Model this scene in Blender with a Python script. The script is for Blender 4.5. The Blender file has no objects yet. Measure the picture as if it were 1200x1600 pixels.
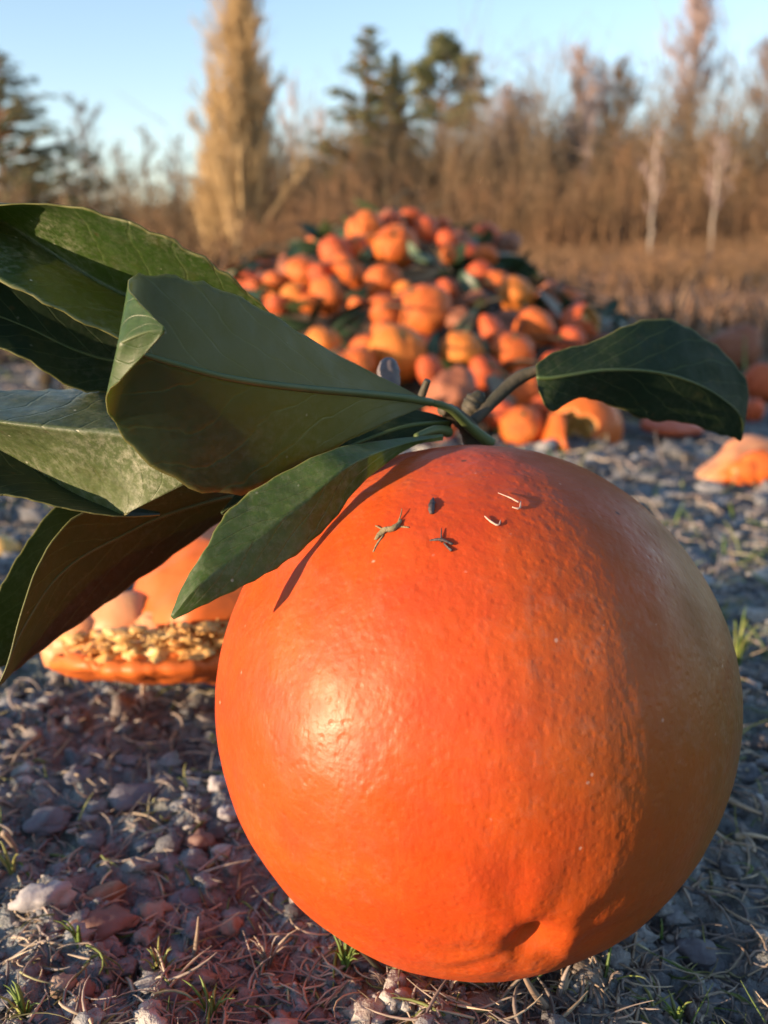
import bpy, bmesh, math, random
import numpy as np
from mathutils import Vector, Matrix, Euler

R = math.radians
random.seed(7); rng = np.random.default_rng(7)
scene = bpy.context.scene
COL = scene.collection

# ------------------------------------------------------------------ camera
CAM_H = 0.1094
PITCH = math.atan(350 / 1500)
F = 1500.0                       # focal length in pixels of the 1200 px wide picture
cam_d = bpy.data.cameras.new('camera'); cam = bpy.data.objects.new('camera', cam_d); COL.objects.link(cam)
cam.location = (0, 0, CAM_H); cam.rotation_euler = (R(90) - PITCH, 0, 0)
cam_d.sensor_fit = 'HORIZONTAL'; cam_d.sensor_width = 36; cam_d.lens = 45
cam_d.clip_start = 0.005; cam_d.clip_end = 2000
cam_d.dof.use_dof = True; cam_d.dof.focus_distance = 0.134; cam_d.dof.aperture_fstop = 31
scene.camera = cam

# ------------------------------------------------------------------ world, sun, exposure
SUN_DIR = Vector((-0.885, -0.44, 0.085)).normalized()      # towards the sun
world = bpy.data.worlds.new('World'); scene.world = world; world.use_nodes = True
wn = world.node_tree.nodes; wl = world.node_tree.links
for n in list(wn): wn.remove(n)
wo = wn.new('ShaderNodeOutputWorld'); bg = wn.new('ShaderNodeBackground'); sky = wn.new('ShaderNodeTexSky')
sky.sky_type = 'NISHITA'; sky.sun_disc = False
sky.sun_elevation = math.asin(SUN_DIR.z); sky.sun_rotation = math.atan2(SUN_DIR.x, SUN_DIR.y)
sky.air_density = 1.0; sky.dust_density = 0.0; sky.ozone_density = 3.0
bg.inputs[1].default_value = 0.15
tint = wn.new('ShaderNodeMix'); tint.data_type = 'RGBA'; tint.blend_type = 'MULTIPLY'; tint.inputs[0].default_value = 1; tint.inputs[7].default_value = (2.2, 1.5, 1.25, 1)
wl.new(sky.outputs[0], tint.inputs[6]); wl.new(tint.outputs[2], bg.inputs[0]); wl.new(bg.outputs[0], wo.inputs[0])
sd = bpy.data.lights.new('sun', 'SUN'); sun = bpy.data.objects.new('sun', sd); COL.objects.link(sun)
sd.energy = 4.2; sd.angle = R(0.5); sd.color = (1.0, 0.74, 0.48)
sun.rotation_euler = SUN_DIR.to_track_quat('Z', 'Y').to_euler()
scene.view_settings.view_transform = 'Standard'; scene.view_settings.look = 'None'
scene.view_settings.exposure = 1.5; scene.view_settings.gamma = 1.0
scene.view_settings.use_curve_mapping = False

# ------------------------------------------------------------------ helpers
CR = Matrix.Rotation(R(90) - PITCH, 3, 'X'); CP = Vector((0, 0, CAM_H))
CRn = np.array(CR)
def ray(px, py):
    return CR @ Vector(((px - 600) / F, (800 - py) / F, -1.0))
def P(px, py, z):
    return CP + ray(px, py) * z
def on_sphere(px, py, c, r):
    d = ray(px, py).normalized(); oc = CP - c
    b = d.dot(oc); q = b * b - (oc.dot(oc) - r * r)
    t = -b - math.sqrt(max(q, 0)); p = CP + d * t
    return p, (p - c).normalized()

def tag(o, label=None, cat=None, group=None, kind=None):
    if label: o['label'] = label
    if cat: o['category'] = cat
    if group: o['group'] = group
    if kind: o['kind'] = kind
    return o
def empty(name, loc, label, cat, group=None):
    o = bpy.data.objects.new(name, None); COL.objects.link(o); o.location = loc
    o.empty_display_size = 0.01
    return tag(o, label, cat, group)
def mesh_np(name, v, f, smooth=True):
    me = bpy.data.meshes.new(name)
    v = np.asarray(v, dtype=np.float32); me.vertices.add(len(v)); me.vertices.foreach_set('co', v.ravel())
    if isinstance(f, np.ndarray):
        k = f.shape[1]; n = len(f)
        me.loops.add(n * k); me.loops.foreach_set('vertex_index', f.astype(np.int32).ravel())
        me.polygons.add(n); me.polygons.foreach_set('loop_start', np.arange(0, n * k, k, dtype=np.int32))
        me.polygons.foreach_set('loop_total', np.full(n, k, dtype=np.int32))
    else:
        me.clear_geometry(); me.from_pydata([tuple(p) for p in v], [], [tuple(q) for q in f])
    me.update(calc_edges=True)
    if smooth: me.polygons.foreach_set('use_smooth', np.ones(len(me.polygons), dtype=bool))
    me.validate()
    return me
def obj(name, me, mats, parent=None, loc=None):
    o = bpy.data.objects.new(name, me); COL.objects.link(o)
    if mats is not None and not me.materials:
        for m in (mats if isinstance(mats, (list, tuple)) else [mats]): me.materials.append(m)
    if parent is not None:
        o.parent = parent
    if loc is not None: o.location = loc
    return o
def point_attr(me, name, vals):
    a = me.attributes.new(name, 'FLOAT', 'POINT'); a.data.foreach_set('value', np.asarray(vals, dtype=np.float32))

# ---- numpy gradient noise
_perm = rng.permutation(4096); _ang = rng.random(4096) * 2 * np.pi
def gnoise(x, y, seed=0):
    xi = np.floor(x).astype(int); yi = np.floor(y).astype(int); xf = x - xi; yf = y - yi
    def g(ix, iy, dx, dy):
        h = _perm[(_perm[(ix + seed * 131) & 4095] + iy) & 4095]; a = _ang[h]
        return np.cos(a) * dx + np.sin(a) * dy
    u = xf * xf * xf * (xf * (xf * 6 - 15) + 10); v = yf * yf * yf * (yf * (yf * 6 - 15) + 10)
    a = g(xi, yi, xf, yf); b = g(xi + 1, yi, xf - 1, yf); c = g(xi, yi + 1, xf, yf - 1); d = g(xi + 1, yi + 1, xf - 1, yf - 1)
    return (a * (1 - u) + b * u) * (1 - v) + (c * (1 - u) + d * u) * v
def n3(d, s, seed):           # cheap 3-D noise for directions
    return (gnoise(d[:, 0] * s + 9.1, d[:, 1] * s + 3.7, seed) + gnoise(d[:, 1] * s + 5.3, d[:, 2] * s + 1.9, seed + 1)
            + gnoise(d[:, 2] * s + 7.7, d[:, 0] * s + 2.2, seed + 2)) / 1.7

# ---- geometry batches
def seg_batch(p0, p1, r0, r1, sides=3):
    p0 = np.asarray(p0, float); p1 = np.asarray(p1, float); r0 = np.asarray(r0, float); r1 = np.asarray(r1, float)
    d = p1 - p0; L = np.linalg.norm(d, axis=1, keepdims=True) + 1e-9; d = d / L
    up = np.where(np.abs(d[:, 2:3]) > 0.9, np.array([[1., 0, 0]]), np.array([[0, 0, 1.]]))
    a = np.cross(d, up); a /= np.linalg.norm(a, axis=1, keepdims=True); b = np.cross(d, a)
    n = len(p0); vs = []
    for ring, rr in ((p0, r0), (p1, r1)):
        for k in range(sides):
            t = 2 * math.pi * k / sides
            vs.append(ring + rr[:, None] * (math.cos(t) * a + math.sin(t) * b))
    V = np.stack(vs, axis=1).reshape(-1, 3)            # n * 2*sides
    base = (np.arange(n) * 2 * sides)[:, None]
    fs = [base + np.array([[k, (k + 1) % sides, sides + (k + 1) % sides, sides + k]]) for k in range(sides)]
    return V, np.concatenate(fs)
class Segs:
    def __init__(s): s.a = []; s.b = []; s.r = []; s.q = []
    def add(s, p0, p1, r0, r1): s.a.append(p0); s.b.append(p1); s.r.append(r0); s.q.append(r1)
    def mesh(s, name, sides=3): return mesh_np(name, *seg_batch(s.a, s.b, s.r, s.q, sides))
def tube_mesh(name, pts, radii, sides=10, smooth_n=6, lump=0.0):
    pts = [Vector(p) for p in pts]
    P2 = []; R2 = []
    n = len(pts)
    for i in range(n - 1):
        p0 = pts[max(i - 1, 0)]; p1 = pts[i]; p2 = pts[i + 1]; p3 = pts[min(i + 2, n - 1)]
        for k in range(smooth_n):
            t = k / smooth_n
            P2.append(0.5 * ((2 * p1) + (p2 - p0) * t + (2 * p0 - 5 * p1 + 4 * p2 - p3) * t * t + (3 * p1 - p0 - 3 * p2 + p3) * t ** 3))
            R2.append(radii[i] * (1 - t) + radii[i + 1] * t)
    P2.append(pts[-1]); R2.append(radii[-1])
    V = []; Fc = []
    u = None
    for i, p in enumerate(P2):
        d = (P2[min(i + 1, len(P2) - 1)] - P2[max(i - 1, 0)]).normalized()
        if u is None: u = d.orthogonal().normalized()
        u = (u - d * u.dot(d)).normalized(); w = d.cross(u)
        for k in range(sides):
            t = 2 * math.pi * k / sides; rr = R2[i] * (1 + lump * random.uniform(-1, 1))
            V.append(p + (u * math.cos(t) + w * math.sin(t)) * rr)
    m = len(P2)
    for i in range(m - 1):
        for k in range(sides):
            Fc.append((i * sides + k, i * sides + (k + 1) % sides, (i + 1) * sides + (k + 1) % sides, (i + 1) * sides + k))
    Fc.append(tuple(range(sides))[::-1]); Fc.append(tuple((m - 1) * sides + k for k in range(sides)))
    return mesh_np(name, np.array(V), Fc)
_ico = {}
def ico(sub):
    if sub not in _ico:
        bm = bmesh.new(); bmesh.ops.create_icosphere(bm, subdivisions=sub, radius=1)
        _ico[sub] = (np.array([v.co[:] for v in bm.verts]), np.array([[v.index for v in f.verts] for f in bm.faces])); bm.free()
    return _ico[sub]

# ------------------------------------------------------------------ materials
class M:
    def __init__(s, name, rough=0.6, spec=0.5):
        s.m = bpy.data.materials.new(name); s.m.use_nodes = True; s.nt = s.m.node_tree
        s.b = s.nt.nodes['Principled BSDF']; s.out = s.nt.nodes['Material Output']
        s.b.inputs['Roughness'].default_value = rough; s.b.inputs['Specular IOR Level'].default_value = spec
        s.tc = s.nt.nodes.new('ShaderNodeTexCoord')
    def n(s, t, **kw):
        x = s.nt.nodes.new(t)
        for k, v in kw.items(): setattr(x, k, v)
        return x
    def l(s, a, b): s.nt.links.new(a, b)
    def noise(s, scale, detail=4, rough=0.55, coord='Object', vec=None):
        x = s.n('ShaderNodeTexNoise'); x.inputs['Scale'].default_value = scale; x.inputs['Detail'].default_value = detail
        x.inputs['Roughness'].default_value = rough
        s.l(vec if vec is not None else s.tc.outputs[coord], x.inputs['Vector']); return x.outputs['Fac']
    def voro(s, scale, feature='F1', coord='Object', vec=None):
        x = s.n('ShaderNodeTexVoronoi'); x.feature = feature; x.inputs['Scale'].default_value = scale
        s.l(vec if vec is not None else s.tc.outputs[coord], x.inputs['Vector']); return x
    def ramp(s, fac, stops):
        x = s.n('ShaderNodeValToRGB'); e = x.color_ramp.elements
        while len(e) < len(stops): e.new(0.5)
        for el, (p, c) in zip(e, stops):
            el.position = p; el.color = (c, c, c, 1) if isinstance(c, (int, float)) else (*c, 1)
        s.l(fac, x.inputs[0]); return x.outputs[0]
    def mix(s, fac, a, b, mode='MIX'):
        x = s.n('ShaderNodeMix'); x.data_type = 'RGBA'; x.blend_type = mode
        for i, v in ((0, fac), (6, a), (7, b)):
            if isinstance(v, (int, float)): x.inputs[i].default_value = v
            elif isinstance(v, tuple): x.inputs[i].default_value = (*v, 1)
            else: s.l(v, x.inputs[i])
        return x.outputs[2]
    def math(s, op, a, b=0.0, c=0.0):
        x = s.n('ShaderNodeMath', operation=op)
        for i, v in enumerate((a, b, c)):
            if isinstance(v, (int, float)): x.inputs[i].default_value = v
            else: s.l(v, x.inputs[i])
        return x.outputs[0]
    def color(s, c):
        if isinstance(c, tuple): s.b.inputs['Base Color'].default_value = (*c, 1)
        else: s.l(c, s.b.inputs['Base Color'])
    def bump(s, h, strength, dist, prev=None):
        x = s.n('ShaderNodeBump'); x.inputs['Strength'].default_value = strength; x.inputs['Distance'].default_value = dist
        s.l(h, x.inputs['Height'])
        if prev is not None: s.l(prev, x.inputs['Normal'])
        s.l(x.outputs[0], s.b.inputs['Normal']); return x.outputs[0]
    def attr(s, name):
        x = s.n('ShaderNodeAttribute'); x.attribute_name = name; return x.outputs['Fac']

def simple_mat(name, c1, c2, scale, rough=0.7, bump=0.0, dist=0.001, spec=0.3, tint=False):
    m = M(name, rough, spec); f = m.ramp(m.noise(scale, 5), [(0.3, 0.0), (0.7, 1.0)])
    c = m.mix(f, c1, c2)
    if tint:
        a = m.attr('tint'); c = m.mix(1.0, c, m.ramp(a, [(0, 0.45), (1, 1.5)]), 'MULTIPLY')
    m.color(c)
    if bump: m.bump(m.noise(scale * 3, 6), bump, dist)
    return m.m

# -- orange peel
def peel_mat(name, ca, cb, cc, unit, hero=False):
    """unit = size of the fruit in its object coordinates"""
    m = M(name, 0.46, 0.28); s = 1.0 / unit
    big = m.ramp(m.noise(1.6 * s, 3), [(0.35, 0.0), (0.65, 1.0)])
    c = m.mix(big, ca, cb)
    bl = m.ramp(m.noise(5 * s, 4), [(0.45, 0.0), (0.75, 0.75)])
    c = m.mix(bl, c, cc)
    if hero:
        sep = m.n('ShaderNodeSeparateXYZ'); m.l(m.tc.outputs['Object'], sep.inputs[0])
        # right flank: olive peel tone, with its shade painted into the colour too
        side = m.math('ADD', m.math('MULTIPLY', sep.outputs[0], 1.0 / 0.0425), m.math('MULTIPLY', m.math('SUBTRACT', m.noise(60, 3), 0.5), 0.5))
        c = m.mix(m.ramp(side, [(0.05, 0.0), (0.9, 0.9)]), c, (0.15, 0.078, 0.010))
        dust = m.math('MULTIPLY', m.ramp(m.noise(420, 7, 0.75), [(0.5, 0.0), (0.8, 0.3)]), m.ramp(m.noise(38, 3), [(.4, .12), (.65, .8)]))
        c = m.mix(dust, c, (0.42, 0.30, 0.22))
        v = m.voro(260); near = m.ramp(m.math('ADD', v.outputs['Distance'], m.math('MULTIPLY', m.noise(1500, 3), .12)), [(0.08, 1.0), (0.15, 0.0)])
        pick = m.n('ShaderNodeSeparateColor'); m.l(v.outputs['Color'], pick.inputs[0])
        # pale specks gather in a band down the front right, dark ones are rare
        band = m.ramp(m.noise(48, 3), [(0.47, 0.0), (0.58, 1.0)])
        sp = m.math('MULTIPLY', m.math('MULTIPLY', near, m.math('GREATER_THAN', pick.outputs[0], 0.55)), band)
        c = m.mix(m.math('MULTIPLY', sp, 0.7), c, (0.85, 0.62, 0.5))
        v2 = m.voro(150); near2 = m.ramp(v2.outputs['Distance'], [(0.04, 1.0), (0.085, 0.0)])
        pk2 = m.n('ShaderNodeSeparateColor'); m.l(v2.outputs['Color'], pk2.inputs[0])
        c = m.mix(m.math('MULTIPLY', near2, m.math('GREATER_THAN', pk2.outputs[1], 0.86)), c, (0.12, 0.03, 0.01))
        rg = m.ramp(m.noise(120, 5), [(0.3, 0.36), (0.7, 0.60)]); m.l(rg, m.b.inputs['Roughness'])
        m.b.inputs['Subsurface Weight'].default_value = 0.18; m.b.inputs['Subsurface Radius'].default_value = (1.0, 0.25, 0.06)
        m.b.inputs['Subsurface Scale'].default_value = 0.004
        m.color(c)
        p = m.bump(m.ramp(m.voro(820, 'SMOOTH_F1').outputs['Distance'], [(0.0, 0.0), (0.42, 1.0)]), 0.22, 0.0003)
        p = m.bump(m.noise(420, 3, 0.6), 0.25, 0.0005, p)
        mp = m.n('ShaderNodeMapping'); mp.inputs['Scale'].default_value = (1, 1, .28); m.l(m.tc.outputs['Object'], mp.inputs[0])
        p = m.bump(m.ramp(m.noise(360, 3, .5, vec=mp.outputs[0]), [(.42, 0), (.6, 1)]), 0.12, 0.0004, p)
        m.bump(m.noise(75, 3), 0.3, 0.0014, p)
    else:
        oi = m.n('ShaderNodeObjectInfo')
        c = m.mix(m.ramp(oi.outputs['Random'], [(0, 0.0), (1, 0.5)]), c, cc)
        m.color(c)
        p = m.bump(m.noise(22 * s, 3), 0.25, 0.02 * unit)
        m.bump(m.voro(45 * s).outputs['Distance'], 0.2, 0.008 * unit, p)
    return m.m
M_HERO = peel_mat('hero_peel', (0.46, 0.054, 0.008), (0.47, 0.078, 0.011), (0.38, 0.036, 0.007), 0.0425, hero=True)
M_PEEL = [peel_mat('orange_peel_bright', (0.58, 0.125, 0.022), (0.60, 0.16, 0.028), (0.50, 0.09, 0.02), 1),
          peel_mat('orange_peel_red', (0.50, 0.085, 0.025), (0.54, 0.12, 0.035), (0.42, 0.065, 0.02), 1),
          peel_mat('orange_peel_yellow', (0.60, 0.18, 0.028), (0.60, 0.22, 0.035), (0.56, 0.13, 0.02), 1),
          peel_mat('orange_peel_dull', (0.30, 0.10, 0.05), (0.36, 0.13, 0.065), (0.22, 0.08, 0.045), 1)]
M_PALE = simple_mat('pale_torn_peel', (0.60, 0.30, 0.15), (0.58, 0.17, 0.05), 45, .5, .4, .001)
M_PITH = simple_mat('orange_pith', (0.561, 0.330, 0.132), (0.528, 0.238, 0.066), 150, 0.7, 0.3, 0.0006)
M_FLESH = simple_mat('orange_flesh', (0.50, 0.22, 0.04), (0.60, 0.38, 0.12), 120, 0.35, 0.4, 0.001, 0.5)
M_RAG = simple_mat('orange_rag', (0.56, 0.42, 0.17), (0.58, 0.20, 0.03), 110, 0.45, 0.5, 0.0006, 0.4)

# -- leaves
def leaf_mat(name, col, col2, rough, trans, transw, dusty, seed, vein=(0.09, 0.12, 0.04), spec=0.5, sheen_scale=1.0):
    m = M(name, rough, spec)
    uv = m.n('ShaderNodeUVMap'); uv.uv_map = 'UVMap'
    sep = m.n('ShaderNodeSeparateXYZ'); m.l(uv.outputs[0], sep.inputs[0])
    a = m.math('ABSOLUTE', m.math('SUBTRACT', sep.outputs[0], 0.5))
    wob = m.math('MULTIPLY', m.noise(70, 3), 0.16)
    st = m.math('ADD', m.math('SUBTRACT', sep.outputs[1], m.math('MULTIPLY', a, 0.55)), wob)
    fr = m.math('FRACT', m.math('MULTIPLY', st, 9.0))
    line = m.ramp(fr, [(0.0, 1.0), (0.06, 0.0), (0.94, 0.0), (1.0, 1.0)])
    c = m.mix(m.ramp(m.noise(45 + seed, 4), [(0.3, 0), (0.7, 1)]), col, col2)
    c = m.mix(m.math('MULTIPLY', line, 0.32), c, vein)
    c = m.mix(m.ramp(m.noise(130 + seed * 11, 6, .7), [(.56, 0), (.74, .55)]), c, (0.055, 0.05, 0.012))
    c = m.mix(m.ramp(m.noise(900, 4, .6), [(.3, .35), (.6, 0)]), c, (0.008, 0.014, 0.006))
    bl_ = m.voro(150 + seed * 13); c = m.mix(m.ramp(bl_.outputs['Distance'], [(.05, .6), (.12, 0)]), c, (0.05, 0.035, 0.012))
    edge = m.ramp(a, [(0.482, 0.0), (0.494, 0.6)])
    c = m.mix(edge, c, (0.22, 0.2, 0.07))
    d = m.ramp(m.noise(800, 7, 0.8), [(0.46, 0.0), (0.74, 1.0)])
    patch = m.ramp(m.noise(38 + seed * 3, 3), [(0.42, 0.15), (0.66, 1.0)])
    c = m.mix(m.math('MULTIPLY', m.math('MULTIPLY', d, patch), dusty), c, (0.42, 0.40, 0.3))
    v = m.voro(330 + seed * 7); near = m.ramp(m.math('ADD', v.outputs['Distance'], m.math('MULTIPLY', m.noise(2000, 3), .12)), [(0.09, 1.0), (0.16, 0.0)])
    pk = m.n('ShaderNodeSeparateColor'); m.l(v.outputs['Color'], pk.inputs[0])
    c = m.mix(m.math('MULTIPLY', m.math('MULTIPLY', near, m.math('GREATER_THAN', pk.outputs[0], 0.72)), min(1.0, dusty * 1.6)), c, (0.6, 0.58, 0.46))
    m.color(c)
    rr = m.ramp(m.noise(200, 5), [(0.3, max(0.12, rough - 0.12)), (0.7, min(1, rough + 0.15))]); m.l(rr, m.b.inputs['Roughness'])
    p = m.bump(m.math('ADD', m.math('MULTIPLY', line, -0.6), m.noise(500, 4)), 0.35, 0.0003)
    m.bump(m.noise(60, 3), 0.5, 0.0015, p)
    t = m.n('ShaderNodeBsdfTranslucent'); t.inputs[0].default_value = (*trans, 1)
    mx = m.n('ShaderNodeMixShader'); mx.inputs[0].default_value = transw
    m.l(m.b.outputs[0], mx.inputs[1]); m.l(t.outputs[0], mx.inputs[2]); m.l(mx.outputs[0], m.out.inputs[0])
    return m.m
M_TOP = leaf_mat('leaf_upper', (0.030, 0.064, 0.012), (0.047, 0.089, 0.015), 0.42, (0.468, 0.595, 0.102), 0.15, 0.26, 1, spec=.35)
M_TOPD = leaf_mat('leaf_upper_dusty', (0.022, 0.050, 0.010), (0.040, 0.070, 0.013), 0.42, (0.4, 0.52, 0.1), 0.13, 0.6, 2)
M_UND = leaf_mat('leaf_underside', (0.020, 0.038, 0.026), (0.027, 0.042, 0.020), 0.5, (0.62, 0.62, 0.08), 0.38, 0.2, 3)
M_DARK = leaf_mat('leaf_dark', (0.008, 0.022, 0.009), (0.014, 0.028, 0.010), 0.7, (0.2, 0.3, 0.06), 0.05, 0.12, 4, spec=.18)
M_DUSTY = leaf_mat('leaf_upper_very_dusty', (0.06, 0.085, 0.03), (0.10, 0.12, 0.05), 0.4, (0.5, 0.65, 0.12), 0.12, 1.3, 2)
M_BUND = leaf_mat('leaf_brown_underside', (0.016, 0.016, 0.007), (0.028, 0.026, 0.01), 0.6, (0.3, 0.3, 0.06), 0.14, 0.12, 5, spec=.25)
M_RIB = simple_mat('leaf_midrib', (0.05, 0.08, 0.025), (0.08, 0.10, 0.035), 200, 0.5)
M_TWIG = simple_mat('green_brown_twig', (0.035, 0.035, 0.022), (0.07, 0.055, 0.04), 300, 0.6, 0.4, 0.0006)
M_BUD = simple_mat('dry_bud', (0.09, 0.075, 0.085), (0.17, 0.14, 0.14), 260, 0.5, 0.4, 0.0006)

# -- ground
gm = M('ground_soil', 0.8, 0.25)
pos = gm.n('ShaderNodeNewGeometry').outputs['Position']
n1 = gm.noise(14, 5, vec=pos); n2 = gm.noise(90, 6, 0.65, vec=pos); n3_ = gm.noise(480, 5, 0.7, vec=pos)
c = gm.mix(gm.ramp(n2, [(0.3, 0), (0.7, 1)]), (0.105, 0.112, 0.12), (0.27, 0.285, 0.295))
c = gm.mix(gm.ramp(n3_, [(0.5, 0.0), (0.75, 0.6)]), c, (0.42, 0.38, 0.37))
c = gm.mix(gm.ramp(gm.noise(32, 4, vec=pos), [(0.55, 0.0), (0.72, 0.55)]), c, (0.15, 0.13, 0.12))
c = gm.mix(gm.ramp(n1, [(0.5, 0.0), (0.66, 0.5)]), c, (0.10, 0.115, 0.05))
# beyond a couple of metres dry grass and dead bracken take over
ys = gm.n('ShaderNodeSeparateXYZ'); gm.l(pos, ys.inputs[0])
far = gm.ramp(gm.math('MULTIPLY', ys.outputs[1], 0.1), [(0.10, 0.0), (0.21, 1.0)])
cf = gm.mix(gm.ramp(gm.noise(1.3, 7, 0.7, vec=pos), [(0.38, 0), (0.62, 1)]), (0.26, 0.125, 0.07), (0.12, 0.075, 0.04))
cf = gm.mix(gm.ramp(gm.noise(0.35, 6, 0.7, vec=pos), [(0.5, 0), (0.62, .6)]), cf, (0.12, 0.12, 0.05))
c = gm.mix(far, c, cf)
gm.color(c)
p_ = gm.bump(n3_, 0.9, 0.0014); p_ = gm.bump(n2, 0.8, 0.005, p_)
M_GROUND = gm.m
def tint_mat(name, stops, scale, rough, bump=0.5, dist=0.0006):
    m = M(name, rough, 0.35); c = m.ramp(m.attr('tint'), stops)
    pos = m.n('ShaderNodeNewGeometry').outputs['Position']
    c = m.mix(m.ramp(m.noise(scale, 5, vec=pos), [(0.35, 0.55), (0.7, 1.35)]), c, c, 'MIX') if False else m.mix(1.0, c, m.ramp(m.noise(scale, 5, vec=pos), [(0.3, 0.6), (0.7, 1.3)]), 'MULTIPLY')
    m.color(c); m.bump(m.noise(scale * 2, 5, vec=pos), bump, dist); return m.m
M_GRAVEL = tint_mat('gravel', [(0, (0.10, 0.10, 0.108)), (0.35, (0.17, 0.17, 0.185)), (0.6, (0.24, 0.24, 0.25)), (0.75, (0.17, 0.14, 0.13)), (0.88, (0.31, 0.27, 0.24)), (1, (0.42, 0.4, 0.38))], 520, 0.75, 0.9, 0.0009)
M_STRAW = tint_mat('dry_grass', [(0, (0.15, 0.125, 0.12)), (0.4, (0.29, 0.23, 0.20)), (0.7, (0.44, 0.35, 0.25)), (0.85, (0.17, 0.11, 0.085)), (0.93, (0.13, 0.17, 0.04)), (1, (0.55, 0.46, 0.32))], 300, 0.6, 0.2, 0.0002)
M_STUB = tint_mat('brown_stubble', [(0, (0.12, 0.065, 0.04)), (0.6, (0.26, 0.14, 0.08)), (1, (0.32, 0.2, 0.11))], 30, 0.7, 0.2, 0.0002)
M_GRASS = tint_mat('green_grass', [(0, (0.07, 0.12, 0.025)), (0.6, (0.14, 0.2, 0.045)), (1, (0.3, 0.28, 0.1))], 300, 0.5, 0.2, 0.0002)

# ------------------------------------------------------------------ terrain
RH = 0.0425
HC = CP + (P(*[600 + F * math.tan(R(5.14)) / math.cos(R(10.96)), 800 + F * math.tan(R(10.96))], 1) - CP).normalized() * 0.1645
HC.z = 0.0424
def heap_h(x, y):
    dx = x - 0.01; dy = y - 1.42
    rx = np.where(dx < 0, 0.46, 0.42); ry = np.where(dy < 0, 0.80, 0.7)
    r = np.sqrt((dx / rx) ** 2 + (dy / ry) ** 2)
    return 0.235 * np.clip(1 - r, 0, None) ** 0.92 - 0.012 * np.exp(-(r / 0.1) ** 2)
def terrain(x, y):
    r = np.hypot(x, y)
    hd = np.hypot(x - HC.x, y - HC.y)
    near = np.clip((hd - 0.006) / 0.03, 0.12, 1.0)
    h = 0.0062 * gnoise(x / 0.034, y / 0.034, 1)
    h = h + 0.0062 * (0.5 - np.abs(gnoise(x / 0.017, y / 0.015, 2))) - 0.0018
    h = h + 0.0042 * gnoise(x / 0.0062, y / 0.0062, 3) + 0.0017 * gnoise(x / 0.0026, y / 0.0026, 4)
    h = h * near - 0.0005
    w = np.clip((r - 0.28) / 0.6, 0, 1)
    h = h + w * (0.020 * gnoise(x / 0.22, y / 0.16, 5) + 0.010 * gnoise(x / 0.09, y / 0.07, 6))
    w2 = np.clip((r - 3) / 6, 0, 1)
    h = h + w2 * (0.10 * gnoise(x / 2.2, y / 1.6, 7) + 0.05 * gnoise(x / 0.7, y / 0.6, 8))
    # the field climbs to a low bank in front of the wood
    b = np.clip((r - 4.5) / 20, 0, 1); b = b * b * (3 - 2 * b)
    right = 0.5 + 0.5 * np.tanh((x / (np.abs(y) + 1) - 0.02) * 6)
    h = h + b * (0.30 + 0.62 * right)
    h = h + 0.0022 * np.exp(-((hd - 0.025) / 0.008) ** 2)
    return h - 0.0008
def tz(x, y): return float(terrain(np.array([x]), np.array([y]))[0])
rad = [0.03]
while rad[-1] < 2.6: rad.append(rad[-1] * 1.0085)
while rad[-1] < 900: rad.append(rad[-1] * 1.045)
rad = np.array(rad)
az = np.concatenate([np.linspace(-33, 33, 470), np.linspace(33, 327, 90)[1:-1]])
A, Rr = np.meshgrid(np.radians(az), rad)
X = Rr * np.sin(A); Y = Rr * np.cos(A); Z = terrain(X, Y)
nr, na = X.shape
V = np.stack([X, Y, Z], -1).reshape(-1, 3)
V = np.vstack([V, [[0, 0, 0]]])
i = np.arange(nr - 1)[:, None] * na; j = np.arange(na)[None, :]; j2 = (j + 1) % na
Fq = np.stack([i + j, i + j2, i + na + j2, i + na + j], -1).reshape(-1, 4)
me = mesh_np('ground', V[:-1], Fq[:, ::-1])
ground = obj('ground', me, M_GROUND); tag(ground, 'frosty grey stony soil running back to a brown field and low bank', kind='structure')

def scatter(n, rmin, rmax, amax, power=1.0):
    u = rng.random(n); r = np.exp(np.log(rmin) + (np.log(rmax) - np.log(rmin)) * u ** power)
    a = np.radians(rng.uniform(-amax, amax, n)); return r * np.sin(a), r * np.cos(a), r
def away_hero(x, y, d=0.009): return np.hypot(x - HC.x, y - HC.y) > d

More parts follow.
